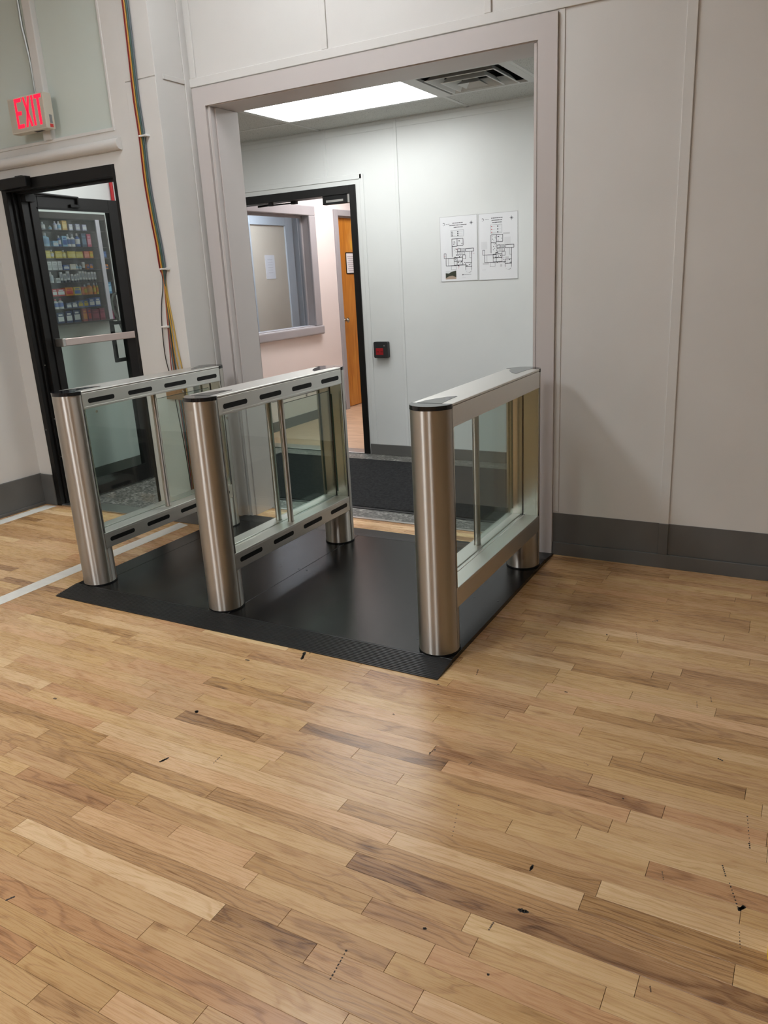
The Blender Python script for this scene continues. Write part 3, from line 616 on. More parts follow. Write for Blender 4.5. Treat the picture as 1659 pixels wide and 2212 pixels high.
def item(row, u0, u1, vt, kind, c1, c2, label):
    zb_ = ROWZ[row]; vm = ROWV[row]
    ya, yb = dcp(u0, vm)[1], dcp(u1, vm)[1]; h = max(.02, dcp((u0+u1)/2, vt)[2] - dcp((u0+u1)/2, vm)[2])
    h = min(h, (ROWZ[row-1]-.01 if row else zt-.035) - zb_)
    w = yb-ya-.002; yc = (ya+yb)/2; xf = DX-.002; dp = min(.06, max(.02, w*.6)); mb = MB()
    if kind == 'box':
        mb.box(xf-dp, xf, yc-w/2, yc+w/2, zb_, zb_+h); mb.box(xf, xf+.0006, yc-w*.42, yc+w*.42, zb_+h*.18, zb_+h*.62, 1)
        mb.box(xf, xf+.0004, yc-w*.3, yc+w*.3, zb_+h*.7, zb_+h*.84, 1)
    elif kind == 'bottle':
        r = w/2
        mb.lathe([(0, 0), (r, 0), (r, h*.2), (r*1.01, h*.2), (r*1.01, h*.58), (r, h*.58), (r, h*.66), (r*.42, h*.76), (r*.42, h*.8), (r*.45, h*.8), (r*.4, h), (0, h)], (xf-r, yc, zb_), 12, [0,0,1,1,1,0,0,0,2,2,2])
    else:   # tube standing on its cap
        a, b = w*.42, w*.5
        mb.prism([(yc-a, zb_+.2*h), (yc+a, zb_+.2*h), (yc+b, zb_+h), (yc-b, zb_+h)], xf-dp*.7, xf, 'x'); mb.cyl((xf-dp*.35, yc, zb_), a*.9, .2*h, 'z', 10, 2); mb.box(xf, xf+.0005, yc-a*.8, yc+a*.8, zb_+h*.4, zb_+h*.8, 1)
    nm = {'box': 'carton', 'bottle': 'bottle', 'tube': 'squeeze_tube'}[kind]
    cap = {'bottle': (214, 214, 214), 'tube': (60, 66, 76), 'box': WH}[kind]
    if 'pink cap' in label: cap = (206, 96, 120)
    o = build(nm, mb, [pm(c1), pm(c2), pm(cap)])
    CN.setdefault(label, []).append(o); tag(o, label, {'box': 'box', 'bottle': 'bottle', 'tube': 'tube'}[kind])
S = ['topmost', 'second', 'third', 'fourth', 'fifth', 'sixth', 'seventh', 'lowest']
LB, BL, DB, YE, OR, RE, MA = (150, 190, 214), (74, 104, 160), (46, 62, 100), (214, 190, 70), (222, 134, 36), (196, 62, 60), (122, 40, 62)
for a in (
 (0,488,522,370,'bottle',WH,LB,'white bottle on the topmost display shelf'),(0,550,590,318,'bottle',(190,196,220),WH,'lilac-white bottle on the topmost display shelf'),(0,595,636,318,'bottle',WH,LB,'white bottle on the topmost display shelf'),(0,642,700,310,'box',(214,178,104),(228,206,150),'pale orange carton on the topmost display shelf'),
 (0,400,450,330,'bottle',(170,170,176),WH,'grey bottle on the topmost display shelf'),(0,720,765,350,'box',(178,178,200),WH,'pale lilac carton on the topmost display shelf'),(0,800,850,345,'box',(178,178,200),WH,'pale lilac carton on the topmost display shelf'),(0,880,930,350,'box',(178,178,200),WH,'pale lilac carton on the topmost display shelf'),
 (1,432,515,458,'bottle',LB,(120,160,196),'large light blue bottle on the second display shelf'),(1,530,597,555,'box',LB,WH,'low pale blue carton on the second display shelf'),(1,602,640,490,'bottle',BL,WH,'slim blue bottle on the second display shelf'),(1,646,705,495,'box',LB,BL,'light blue carton on the second display shelf'),
 (1,710,757,470,'bottle',WH,BL,'white bottle with a blue label on the second display shelf'),(1,765,808,470,'bottle',WH,BL,'white bottle with a blue label on the second display shelf'),(1,820,872,462,'bottle',BL,WH,'wide blue bottle on the second display shelf'),(1,880,936,465,'box',(70,86,104),(110,130,150),'slate blue carton on the second display shelf'),(1,945,992,470,'box',(190,84,104),(214,150,160),'rose carton on the second display shelf'),
 (1,205,262,440,'bottle',RE,(80,120,180),'red bottle with a blue label on the second display shelf'),
 (2,445,505,670,'box',YE,(232,218,130),'narrow yellow carton beside the slim yellow bottle, third display shelf'),(2,510,552,660,'bottle',YE,WH,'slim yellow bottle on the third display shelf'),(2,560,642,675,'box',YE,(232,218,130),'yellow carton between the slim and the stout yellow bottle'),(2,650,697,664,'bottle',YE,(236,226,160),'stout yellow bottle on the third display shelf'),(2,705,800,680,'box',YE,(232,218,130),'long yellow carton beside the stout yellow bottle, third display shelf'),(2,805,890,685,'box',YE,(232,218,130),'long yellow carton beside the coral carton, third display shelf'),
 (2,905,965,680,'box',(214,112,84),(230,150,120),'coral carton on the third display shelf'),(2,970,1012,680,'box',OR,YE,'orange carton on the third display shelf'),(2,225,278,690,'box',WH,(190,190,204),'white carton on the third display shelf'),(2,1120,1172,680,'box',DB,BL,'dark blue carton on the third display shelf'),
 (3,465,517,800,'box',WH,(190,190,190),'end one of three tall white cartons, fourth display shelf'),(3,525,587,800,'box',WH,(190,190,190),'middle and widest of three tall white cartons, fourth display shelf'),(3,594,642,800,'box',WH,(190,190,190),'tall white carton beside the low blue carton, fourth display shelf'),(3,655,727,845,'box',BL,WH,'low blue carton on the fourth display shelf'),(3,735,805,835,'box',(220,208,178),WH,'cream carton on the fourth display shelf'),
 (3,810,842,835,'bottle',WH,LB,'small white bottle on the fourth display shelf'),(3,850,881,845,'bottle',WH,LB,'small white bottle on the fourth display shelf'),(3,885,917,815,'tube',WH,(200,200,190),'white tube on the fourth display shelf'),(3,930,965,845,'box',OR,BL,'orange carton on the fourth display shelf'),(3,970,1010,838,'box',BL,OR,'deep blue carton on the fourth display shelf'),(3,1130,1190,850,'box',OR,DB,'wide orange carton on the fourth display shelf'),
 (4,286,345,860,'bottle',WH,RE,'white bottle with a red label on the fifth display shelf'),(4,500,556,922,'bottle',WH,(200,206,214),'tall white bottle on the fifth display shelf'),(4,570,620,1000,'box',WH,(150,150,150),'low white carton on the fifth display shelf'),
 (5,310,372,1145,'box',RE,(110,150,100),'red and green carton on the sixth display shelf'),(5,525,582,1130,'box',RE,WH,'red and white carton on the sixth display shelf'),(5,586,677,1128,'box',RE,WH,'red and white carton on the sixth display shelf'),(5,685,778,1120,'box',OR,RE,'orange and red carton on the sixth display shelf'),(5,785,872,1120,'box',YE,BL,'yellow carton with a blue front on the sixth display shelf'),
 (5,880,911,1120,'box',(210,92,40),OR,'narrow red-orange carton on the sixth display shelf'),(5,915,957,1096,'bottle',OR,YE,'short orange bottle beside the narrow red-orange carton'),(5,965,1027,1060,'bottle',OR,(206,150,70),'broad tall orange bottle on the sixth display shelf'),(5,1030,1062,1060,'bottle',OR,YE,'narrow tall orange bottle on the sixth display shelf'),(5,1065,1087,1060,'bottle',YE,OR,'slim yellow bottle on the sixth display shelf'),(5,1180,1242,1070,'box',(70,120,160),LB,'blue carton on the sixth display shelf'),
 (6,338,400,1300,'box',WH,BL,'white carton with a blue front on the seventh display shelf'),(6,560,615,1250,'bottle',WH,(120,140,200),'white bottle with a pink cap on the seventh display shelf'),(6,620,676,1245,'bottle',WH,(120,140,200),'white bottle with a pink cap on the seventh display shelf'),(6,695,757,1305,'box',(96,110,136),WH,'slate carton on the seventh display shelf'),(6,765,827,1300,'box',(96,110,136),WH,'slate carton on the seventh display shelf'),
 (6,835,897,1290,'box',BL,YE,'blue carton with a yellow front on the seventh display shelf'),(6,905,962,1285,'box',BL,YE,'blue carton with a yellow front on the seventh display shelf'),(6,970,1037,1270,'box',BL,WH,'blue and white carton on the seventh display shelf'),(6,1045,1106,1265,'box',BL,WH,'blue and white carton on the seventh display shelf'),
 (7,368,430,1440,'box',BL,YE,'blue and yellow carton on the lowest display shelf'),(7,590,672,1410,'box',DB,WH,'navy carton with a white front on the lowest display shelf'),(7,695,772,1402,'box',DB,WH,'navy carton with a white front on the lowest display shelf'),(7,790,868,1392,'box',DB,WH,'navy carton with a white front beside the tall red-orange carton'),
 (7,900,952,1370,'box',(180,70,50),OR,'tall red-orange carton on the lowest display shelf'),(7,960,1002,1370,'box',(130,56,90),RE,'tall purple-red carton on the lowest display shelf'),(7,1010,1096,1405,'box',MA,(160,70,90),'maroon carton on the lowest display shelf'),(7,1105,1167,1400,'box',MA,(160,70,90),'maroon carton on the lowest display shelf'),(7,1228,1272,1405,'box',(150,40,110),MA,'magenta carton on the lowest display shelf')):
    item(*a)
for u0, u1, vt in ((622,655,930),(662,698,950),(702,740,908),(752,782,960),(790,818,965),(822,846,955),(850,884,928),(889,915,928),(920,946,935),(955,986,945),(994,1020,940),(1030,1054,945)):
    item(4, u0, u1, vt, 'tube', WH, (150, 152, 158), 'white squeeze tube on the fifth display shelf')
for lab, obs in CN.items():
    for o in obs:
        if len(obs) > 1: o['group'] = lab.replace('bottle on', 'bottles on').replace('carton on', 'cartons on').replace('tube on', 'tubes on')
        else: o['group'] = 'goods in the display case'

# ------------------------------------------------------------------ floor plate of the turnstiles
ZP = .02
pf_ = empty('floor_plate', (-1.05, .52, 0)); tag(pf_, 'low black metal platform with rubber ramps under the turnstiles', 'platform')
PXL, PXR, PY0, PY1 = -2.105, .006, -.075, 1.10
for a, b in ((PXL, -1.985), (-1.985, -1.11), (-1.11, PXR)):
    build('plate', MB().box(a+.0008, b-.0008, PY0, PY1, .0, ZP), PLATE, pf_, .0015, 1)
pts = [(-.212, 0), (-.212, .0035)]
n = 13
for k in range(n):
    y = -.205 + k*(.128/n); z = .0045 + (ZP-.0045)*(y+.205)/.13
    pts += [(y, z-.0008), (y+.001, z+.0016), (y+.005, z+.0022), (y+.0065, z-.0004)]
pts += [(PY0-.001, ZP), (PY0-.001, 0)]
build('front_ramp', MB().prism(pts, PXL, PXR, 'x'), RUBBER, pf_)
build('rear_ramp', MB().prism([(PY1+.001, 0), (1.262, 0), (1.262, .003), (PY1+.03, ZP-.001), (PY1+.001, ZP)], PXL+.05, PXR, 'x'), RUBBER, pf_)
for u, v in ((607,1224),(645,1229),(663,1232),(605,1219),(1025,1290),(1076,1298),(902,1380),(520,1180),(560,1190),(330,1205)):
    c = atz(u, v, ZP); build('screw_hole', MB().cyl((c[0], c[1], ZP-.001), .005, .0016, 'z', 10), BLACKG, pf_)

# ------------------------------------------------------------------ turnstiles
TW = .162; TR = TW/2; YF, YR = 0.0, 1.0016
ZUT, ZUB, ZLT, ZLB = .992, .913, .284, .204
def halfdisc(cx, y, r, front, n=28):
    a0 = math.pi if front else 0
    return [(cx+r*math.cos(a0+math.pi*k/n), y+r*math.sin(a0+math.pi*k/n)) for k in range(n+1)]
def turnstile(xr, label, poles, slots, sticker=False):
    cx = xr - TR
    t = empty('turnstile', (cx, YR/2, ZP)); tag(t, label, 'turnstile', 'speed gate turnstiles on the black platform')
    build('front_post', MB().prism(halfdisc(cx, YF-.001, TR, True), ZP+.004, ZUT-.006, 'z', 0, True), STEEL_P, t)
    build('rear_post', MB().prism(halfdisc(cx, YR+.001, TR, False), ZP+.004, ZUT-.006, 'z', 0, True), STEEL_P, t)
    build('post_foot', MB().prism(halfdisc(cx, YF+.001, TR-.001, False), ZP+.004, ZLB-.001, 'z', 0, True), STEEL_P, t)
    build('post_foot', MB().prism(halfdisc(cx, YR-.001, TR-.001, True), ZP+.004, ZLB-.001, 'z', 0, True), STEEL_P, t)
    for y in (YF, YR): build('seam', MB().box(cx-TR+.0006, cx+TR-.0006, y-.001, y+.001, ZLB, ZUT-.004), BLACKM, t)
    for y in (YF, YR): build('base_ring', MB().cyl((cx, y, ZP), TR+.002, .006, 'z', 40), BLACKM, t)
    build('upper_beam', MB().box(cx-TR, cx+TR, YF+.001, YR-.001, ZUB+.01, ZUT-.002).box(cx-TR, cx-.012, YF+.001, YR-.001, ZUB, ZUB+.012).box(cx+.012, cx+TR, YF+.001, YR-.001, ZUB, ZUB+.012), STEEL_B, t, .002)
    build('lower_beam', MB().box(cx-TR, cx+TR, YF+.001, YR-.001, ZLB, ZLT-.008).box(cx-TR, cx-.0115, YF+.001, YR-.001, ZLT-.01, ZLT).box(cx+.0115, cx+TR, YF+.001, YR-.001, ZLT-.01, ZLT).box(cx-.0085, cx+.0085, YF+.001, YR-.001, ZLT-.009, ZLT-.002), STEEL_B, t, .002)
    build('top_plate', MB().box(cx-TR-.0005, cx+TR+.0005, YF, YR, ZUT-.001, ZUT+.008), STEEL_B, t, .003)
    for front in (True, False):
        y = YF if front else YR; s = 1 if front else -1
        cap = build('end_cap', MB().prism(halfdisc(cx, y, TR+.0015, front, 32), ZUT-.008, ZUT+.0085, 'z', 0, True), BLACKG, t)
        tong = [(cx-TR*.72, y-s*.004), (cx-TR*.62, y+s*.05), (cx-TR*.36, y+s*.10), (cx-.004, y+s*.145), (cx+TR*.3, y+s*.172), (cx+TR*.36, y+s*.165), (cx+TR*.40, y+s*.08), (cx+TR*.5, y-s*.004)]
        build('reader_window', MB().prism(tong, ZUT+.0079, ZUT+.0092, 'z'), BLACKG, cap)
    ys = [(.034, .199), (.290, .457), (.547, .716), (.805, .972)]
    for sgn in slots:
        xs_ = cx + sgn*TR
        for zc in ((ZUB+ZUT)/2-.004, (ZLB+ZLT)/2):
            for a, b in ys:
                poly = rrect(a, b, zc-.0112, zc+.0112, .0105, 5)
                build('indicator_slot', MB().prism(poly, xs_-.002, xs_+sgn*.0007, 'x') if sgn > 0 else MB().prism(poly, xs_-.0007, xs_+.002, 'x'), BLACKM, t)
    # fixed glass in the front half, swing leaf on each pole in the rear half
    def pane(nm, x, y0, y1, z0, z1, r, par):
        g = build(nm, MB().prism(rrect(y0, y1, z0, z1, r, 4), x-.004, x+.004, 'x'), GLASSG, par)
        return g
    g = pane('fixed_pane', cx, YF+.004, YR-.004, ZLT-.004, ZUB+.006, .004, t)
    build('pane_strip', MB().box(cx-.0042, cx+.0042, YF+.01, YR-.01, ZUB-.002, ZUB-.0005), GEDGE, g)
    build('glass_stud', MB().cyl((cx+.004, .14, ZUB-.035), .006, .004, 'x', 10), STEEL_S, g)
    for sgn in poles:
        px = cx + sgn*.038
        p = build('pole', MB().cyl((px, .50, ZLT), .0148, ZUB-ZLT, 'z', 28), STEEL_P, t)
        build('pole_collar', MB().cyl((px, .50, ZLT), .0165, .004, 'z', 28), STEEL_S, p)
        q = pane('swing_pane', px, .512, .955, ZLT+.016, ZUB-.03, .02, t)
        build('pane_strip', MB().box(px-.0042, px+.0042, .53, .935, ZUB-.0315, ZUB-.0298).box(px-.0042, px+.0042, .9535, .9555, ZLT+.04, ZUB-.05), GEDGE, q)
        build('glass_stud', MB().cyl((px+.004, .72, ZUB-.02), .0055, .004, 'x', 10), STEEL_S, q)
    for y, s in ((YF, 1), (YR, -1)):
        build('inner_plate', MB().box(cx-TR+.001, cx+TR-.001, y+s*.0011, y+s*.003, ZLT, ZUB), STEEL_S, t)
        build('gasket', MB().box(cx-.003, cx+.003, y+s*.003, y+s*.006, ZLT, ZUB), BLACKM, t)
        build('edge_profile', MB().box(cx+TR-.012, cx+TR-.001, y, y+s*.012, ZLT, ZUB).box(cx-TR+.001, cx-TR+.012, y, y+s*.012, ZLT, ZUB), STEEL_S, t, .001, 1)
    if sticker:
        # small maker's label: dark square and faint lettering on the curved front
        def curved(u0, u1, v0, v1, r):
            n = 8; vs_ = []
            for k in range(n+1):
                u = u0 + (u1-u0)*k/n
                for v in (v0, v1):
                    d = ray(u, v); ox, oy = CAM[0]-cx, CAM[1]-YF
                    A = d[0]**2+d[1]**2; B = ox*d[0]+oy*d[1]; C_ = ox*ox+oy*oy-r*r
                    s_ = (-B-math.sqrt(max(B*B-A*C_, 0)))/A; vs_.append(CAM+d*s_)
            return MB().add(vs_, [(2*k, 2*k+1, 2*k+3, 2*k+2) for k in range(n)])
        lb = build('label_square', curved(199.5, 210.5, 1244.5, 1254.5, TR+.0005), mat('label_dark', (42, 16, 20), .4), t)
        build('label_spot', curved(206.5, 208, 1246, 1247.5, TR+.0007), WHITE, lb)
        fg = mat('label_faint', (120, 100, 84), .4)
        for u0, u1, v0, v1 in ((179.5,183.5,1245,1254),(185,186,1245,1254),(187,190,1249,1254),(191,192,1247.5,1254),(193.8,196.8,1248,1248.8),(193.8,194.6,1248,1254),(196,196.8,1248,1254),(193.8,196.8,1251,1251.7),(193.8,196.8,1253.3,1254)):
            build('label_letter', curved(u0, u1, v0, v1, TR+.0005), fg, lb)
    return t
turnstile(0.0, 'brushed steel turnstile beside the plain wall, plain outer beams without slots', (-1,), (-1,))
turnstile(-1.0928, 'brushed steel middle turnstile with two glass poles and black slots', (1, -1), (1, -1))
turnstile(-1.9317, 'brushed steel turnstile in front of the black glazed door', (1,), (1,), True)

# ------------------------------------------------------------------ tapes on the floor
tag(build('floor_tape', MB().add([(-2.377,-2.2,.0003),(-2.280,-2.2,.0003),(-2.283,.945,.0003),(-2.375,.965,.0003),(-2.377,-2.2,.0008),(-2.280,-2.2,.0008),(-2.283,.945,.0008),(-2.375,.965,.0008)], [(4,5,6,7),(0,1,5,4),(1,2,6,5),(2,3,7,6),(3,0,4,7)]), TAPE), 'white tape line on the oak beside the black platform', 'tape', 'white floor tapes')
tag(build('floor_tape', MB().add([(-3.62,-2.2,.0003),(-3.52,-2.2,.0003),(-3.545,.962,.0003),(-3.64,.945,.0003),(-3.62,-2.2,.0008),(-3.52,-2.2,.0008),(-3.545,.962,.0008),(-3.64,.945,.0008)], [(4,5,6,7),(0,1,5,4),(1,2,6,5),(2,3,7,6),(3,0,4,7)]), TAPE), 'white tape line along the grey skirting of the side wall', 'tape', 'white floor tapes')

# ------------------------------------------------------------------ exit sign and its conduit
CREAM = mat('cream_housing', (206, 198, 182), .5)
yf = .90; a = aty(14, 214, yf); b = aty(90, 197, yf); c = aty(104, 276, yf)
SX0, SX1, SZ1, SZ0 = a[0], b[0], b[2], c[2]
es = empty('exit_sign', ((SX0+SX1)/2, .93, SZ0)); tag(es, 'cream exit sign box with glowing red letters on the conduit', 'sign')
hs = build('housing', MB().box(SX0, SX1, yf, .96, SZ0, SZ1), CREAM, es, .004)
build('face_plate', MB().box(SX0+.008, SX1-.008, yf-.0015, yf, SZ0+.008, SZ1-.008), mat('cream_face', (186, 178, 162), .5), es)
build('test_window', MB().box(SX1, SX1+.001, .925, .943, SZ0+.03, SZ0+.075), mat('grey_window', (128, 130, 132), .3), hs)
build('test_lamp', MB().box(SX1, SX1+.001, .922, .945, SZ0+.008, SZ0+.026), mat('red_lens', (206, 60, 56), .4), hs)
build('underside_slot', MB().box(SX0+.17, SX0+.24, .92, .945, SZ0-.0008, SZ0), BLACKM, hs)
REDE = emit('exit_red', (255, 16, 58), 1.0); PKE = emit('exit_pink_rim', (255, 150, 160), .9)
def pt(u, v): q = aty(u*.08439, 180+v*.08439, yf-.003); return (q[0], q[2])
zt_, zb_ = pt(400, 400)[1], pt(470, 1170)[1]
H = zt_-zb_ ; X0 = pt(345, 430)[0]
def letter(name, polys):
    o = build(name, MB(), REDE, es) if False else None
    mb = MB()
    for p in polys: mb.prism([(x, z) for x, z in p], yf-.0032, yf-.0015, 'y')
    return build(name, mb, REDE, es)
R4 = lambda x0, x1, z0, z1: [(x0, z0), (x1, z0), (x1, z1), (x0, z1)]
ew = .060; st = .0165
ex = X0
letter('letter_e', [R4(ex, ex+st, zb_, zt_), R4(ex+st, ex+ew, zt_-.02, zt_), R4(ex+st, ex+ew*.85, (zt_+zb_)/2-.010, (zt_+zb_)/2+.010), R4(ex+st, ex+ew, zb_, zb_+.02)])
ex = X0 + .074; xw = .062
letter('letter_x', [[(ex, zt_), (ex+st, zt_), (ex+xw, zb_), (ex+xw-st, zb_)], [(ex+xw-st, zt_), (ex+xw, zt_), (ex+st, zb_), (ex, zb_)]])
ex = X0 + .148; letter('letter_i', [R4(ex, ex+st, zb_, zt_)])
ex = X0 + .176; letter('letter_t', [R4(ex, ex+.06, zt_-.02, zt_), R4(ex+.0205, ex+.0395, zb_, zt_-.02)])
rw = build('conduit_raceway', MB().box(-3.064, -2.995, .965, YD+.02, PB, ZC), PAINT, None, .006)
tag(rw, 'white painted vertical raceway behind the exit sign', 'conduit')
c0 = aty(77, 192, .975); c1 = aty(52, 20, .975)
tag(build('thin_conduit', MB().tube([(c0[0]-.006, .975, SZ0+.05), (c0[0]-.006, .975, 2.75), (c0[0]-.02, .965, 2.95), (c0[0]-.02, .965, 3.1), (c0[0]-.006, .975, 3.2), (c0[0]-.006, .975, ZC)], .009), mat('conduit_grey', (168, 172, 168), .35, .5)), 'thin grey conduit beside the white raceway', 'conduit')

# ------------------------------------------------------------------ data cables down the corner
def cable(name, path, r, rgb, label):
    pts = []
    P = [aty(u, v, y) for u, v, y in path]
    for i in range(len(P)-1):
        p0, p1, p2, p3 = P[max(i-1, 0)], P[i], P[i+1], P[min(i+2, len(P)-1)]
        for k in range(6):
            t = k/6; pts.append(.5*((2*p1)+(-p0+p2)*t+(2*p0-5*p1+4*p2-p3)*t*t+(-p0+3*p1-3*p2+p3)*t**3))
    pts.append(P[-1])
    pts = [p for p in pts]
    if pts[-1][2] < .01: pts[-1][2] = .01
    tag(build(name, MB().tube(pts, r, 8), mat('cable_%d_%d_%d' % rgb, rgb, .4)), label, 'cable', 'cables strung down the wall corner')
yc = .968
def main(du=0, y=yc, top=True):
    a = [(258, -60, y), (268, 0, y), (281, 110, y), (293, 215, y), (305, 295, y), (316, 390, y), (330, 470, y), (341, 525, y), (350, 580, y)]
    return [(u+du, v, yy_) for u, v, yy_ in a]
cable('cable', main(-5)+[(353,600,yc),(357,640,yc),(362,700,yc),(366,745,yc),(371,800,yc),(384,850,yc),(398,940,yc),(412,1030,yc),(420,1100,yc)], .0028, (150, 24, 24), 'thin red cable down the wall corner')
cable('cable', main(-3.2, .972)+[(351,600,.972),(351.5,625,.972),(349,655,.972),(349,690,.972),(352,730,.972),(358,775,.972),(372,830,.972),(386,900,.972),(402,985,.972),(418,1090,.972)], .0026, (40, 34, 32), 'thin black cable bowing out beside the bundle')
cable('cable', main(-.5, .966)+[(354,600,.966),(361,650,.966),(369,700,.966),(377,755,.966),(386,800,.966),(396,850,.966),(408,940,.966),(418,1030,.966),(424,1100,.966)], .0038, (196, 152, 60), 'golden yellow cable spreading away from the bundle')
cable('cable', main(.5, .974)+[(356,600,.974),(364,650,.974),(374,700,.974),(384,755,.974),(394,800,.974),(404,850,.974),(412,940,.974),(420,1030,.974),(426,1100,.974)], .0042, (204, 168, 84), 'pale yellow cable at the outside of the fan')
cable('cable', main(-2.2, .962)+[(353,600,.962),(358,650,.962),(364,700,.962),(370,745,.962),(378,800,.962),(390,850,.962),(404,940,.962),(415,1030,.962),(422,1100,.962)], .0022, (190, 104, 48), 'thin orange cable down the wall corner')
cable('cable', main(3.6)+[(355,600,yc),(360,650,yc),(366,700,yc),(372,755,yc),(380,805,yc),(392,850,yc),(404,940,yc),(415,1030,yc),(422,1100,yc)], .0062, (62, 88, 80), 'thick green cable down the wall corner')
cable('cable', main(7.2, .972)+[(356,600,.972),(359,650,.972),(364,700,.972),(370,755,.972),(377,805,.972),(388,850,.972),(400,940,.972),(412,1030,.972),(420,1100,.972)], .0055, (92, 100, 104), 'blue-grey cable down the wall corner')
for i, (u, v) in enumerate(((306, 293), (351, 581), (354, 706))):
    p = aty(u, v, .955); tag(build('cable_tie', MB().box(p[0]-.022, p[0]+.03, .953, .9785, p[2]-.004, p[2]+.004).box(p[0]+.024, p[0]+.036, .953, YD, p[2]-.006, p[2]+.006), WHITE, None, .001, 1),
        ('white cable tie high on the bundle, level with the exit sign', 'white cable tie where the bundle begins to fan out', 'white cable tie around the black cable only')[i], 'cable tie', 'cable ties on the bundle')
p0 = aty(358, 843, .955); p1 = aty(398, 862, .955)
tag(build('wood_block', MB().box(p0[0], p1[0], .955, YD-.006, p1[2]-.005, p0[2]+.03), grained('brown_block', (120, 84, 48), (150, 108, 64), (168, 124, 78))), 'small brown block on the wall behind the cables', 'block')

# ------------------------------------------------------------------ wall posters and card reader
def poster(x0, x1, z0, z1, label, photo):
    yp = VY1; t = empty('floor_plan_poster', ((x0+x1)/2, yp, z0)); tag(t, label, 'poster', 'laminated floor plan posters')
    w, h = x1-x0, z1-z0
    build('laminate', bx(x0, x1, yp-.003, yp, z0, z1), LAMINATE, t, .0008, 1)
    build('laminate_rim', MB().box(x0, x1, yp-.0034, yp-.003, z1-.003, z1).box(x0, x1, yp-.0034, yp-.003, z0, z0+.003).box(x0, x0+.003, yp-.0034, yp-.003, z0, z1).box(x1-.003, x1, yp-.0034, yp-.003, z0, z1), mat('laminate_rim', (190, 190, 190), .2), t)
    ink = MB(); rg = random.Random(int(abs(x0)*1000))
    def R(a0, a1, b0, b1, mi=0): ink.box(x0+w*min(a0,a1), x0+w*max(a0,a1), yp-.0033, yp-.003, z1-h*max(b0,b1), z1-h*min(b0,b1), mi)
    def ln(a0, b0, a1, b1, t_=.006, mi=0):
        t_ *= 1.35
        if abs(a1-a0) > abs(b1-b0): R(a0, a1, b0-t_/3, b0+t_/3, mi)
        else: R(a0-t_/2, a0+t_/2, b0, b1, mi)
    def words(a0, a1, b, hh=.008, mi=0):
        x = a0
        while x < a1: l = rg.uniform(.012, .03); R(x, min(x+l, a1), b-hh/2, b+hh/2, mi); x += l+.006
    d = 0 if photo else -.04
    for k, (a_, b_) in enumerate(((.34, .62), (.26, .72), (.38, .62)) if photo else ((.33, .62), (.34, .61), (.36, .6))): words(a_, b_, .105+k*.033+d*.7, .011)
    words(.17, .27, .115+d*.6, .008, 1)
    # crescent mark
    cx_, cz_ = x0+w*.11, z1-h*(.115+d*.6); rr = w*.032
    for k in range(10):
        a0 = math.radians(-140+28*k); a1 = math.radians(-140+28*(k+1)); th = .35*(k+1)/10*rr+.0008
        ink.prism([(cx_+math.cos(a0)*rr, cz_+math.sin(a0)*rr), (cx_+math.cos(a1)*rr, cz_+math.sin(a1)*rr), (cx_+math.cos(a1)*(rr-th), cz_+math.sin(a1)*(rr-th)), (cx_+math.cos(a0)*(rr-th), cz_+math.sin(a0)*(rr-th))], yp-.0033, yp-.003, 'y')
    # compass
    cx_, cz_ = x0+w*.845, z1-h*(.118+d*.6); q = w*.05
    for k in range(4):
        a0 = k*math.pi/2; ink.prism([(cx_+math.cos(a0)*q*1.2, cz_+math.sin(a0)*q*1.2), (cx_+math.cos(a0+.785)*q*.3, cz_+math.sin(a0+.785)*q*.3), (cx_+math.cos(a0-.785)*q*.3, cz_+math.sin(a0-.785)*q*.3)], yp-.0033, yp-.003, 'y', 1)
    R(.83, .86, .112+d*.6, .124+d*.6)
    for k in range(4):
        a0 = math.pi/4+k*math.pi/2; ink.prism([(cx_+math.cos(a0)*q*.75, cz_+math.sin(a0)*q*.75), (cx_+math.cos(a0+.5)*q*.5, cz_+math.sin(a0+.5)*q*.5), (cx_+math.cos(a0-.5)*q*.5, cz_+math.sin(a0-.5)*q*.5)], yp-.0032, yp-.003, 'y', 1)
    # legend
    l0, l1, m0, m1 = (.3, .64, .215, .31) if photo else (.31, .6, .175, .3)
    for e in ((l0, m0, l1, m0), (l0, m1, l1, m1), (l0, m0, l0, m1), (l1, m0, l1, m1)): ln(*e, .005, 1)
    for k in range(3):
        b_ = m0+.025+k*(m1-m0-.04)/2
        R(l0+.015, l0+.045, b_-.008, b_+.008, 0 if photo else 3); R(l0+.17, l0+.2, b_-.008, b_+.008, 0); words(l0+.06, l0+.13, b_, .006, 2); words(l0+.215, l1-.02, b_, .006, 2)
    # plan outlines: (x0,y0,x1,y1)
    e = 0 if photo else -.02
    def room(a0, b0, a1, b1, t_=.009, mi=0):
        b0 += e; b1 += e; ln(a0, b0, a1, b0, t_, mi); ln(a0, b1, a1, b1, t_, mi); ln(a0, b0, a0, b1, t_, mi); ln(a1, b0, a1, b1, t_, mi)
    room(.32, .345, .46, .46); room(.46, .345, .62, .45); ln(.32, .46+e, .32, .62+e, .01); room(.47, .5, .55, .545); room(.55, .5, .66, .545, .006, 1); room(.68, .505, .9, .55); room(.47, .55, .66, .595, .006); room(.15, .64, .45, .755)
    room(.15, .64, .21, .755, .006, 1); room(.37, .635, .6, .69); room(.37, .69, .6, .75, .006); room(.6, .6, .68, .66, .007); room(.1, .565, .155, .64, .007); room(.79, .55, .84, .65, .006, 1); ln(.84, .55+e, .84, .79+e, .009); room(.68, .72, .84, .785); ln(.45, .755+e, .7, .755+e, .009)
    room(.29, .76, .42, .82, .006, 1)
    for k in range(9): ln(.56+k*.011, .505+e, .56+k*.011, .54+e, .003, 1); ln(.52+k*.013, .556+e, .52+k*.013, .59+e, .003, 1)
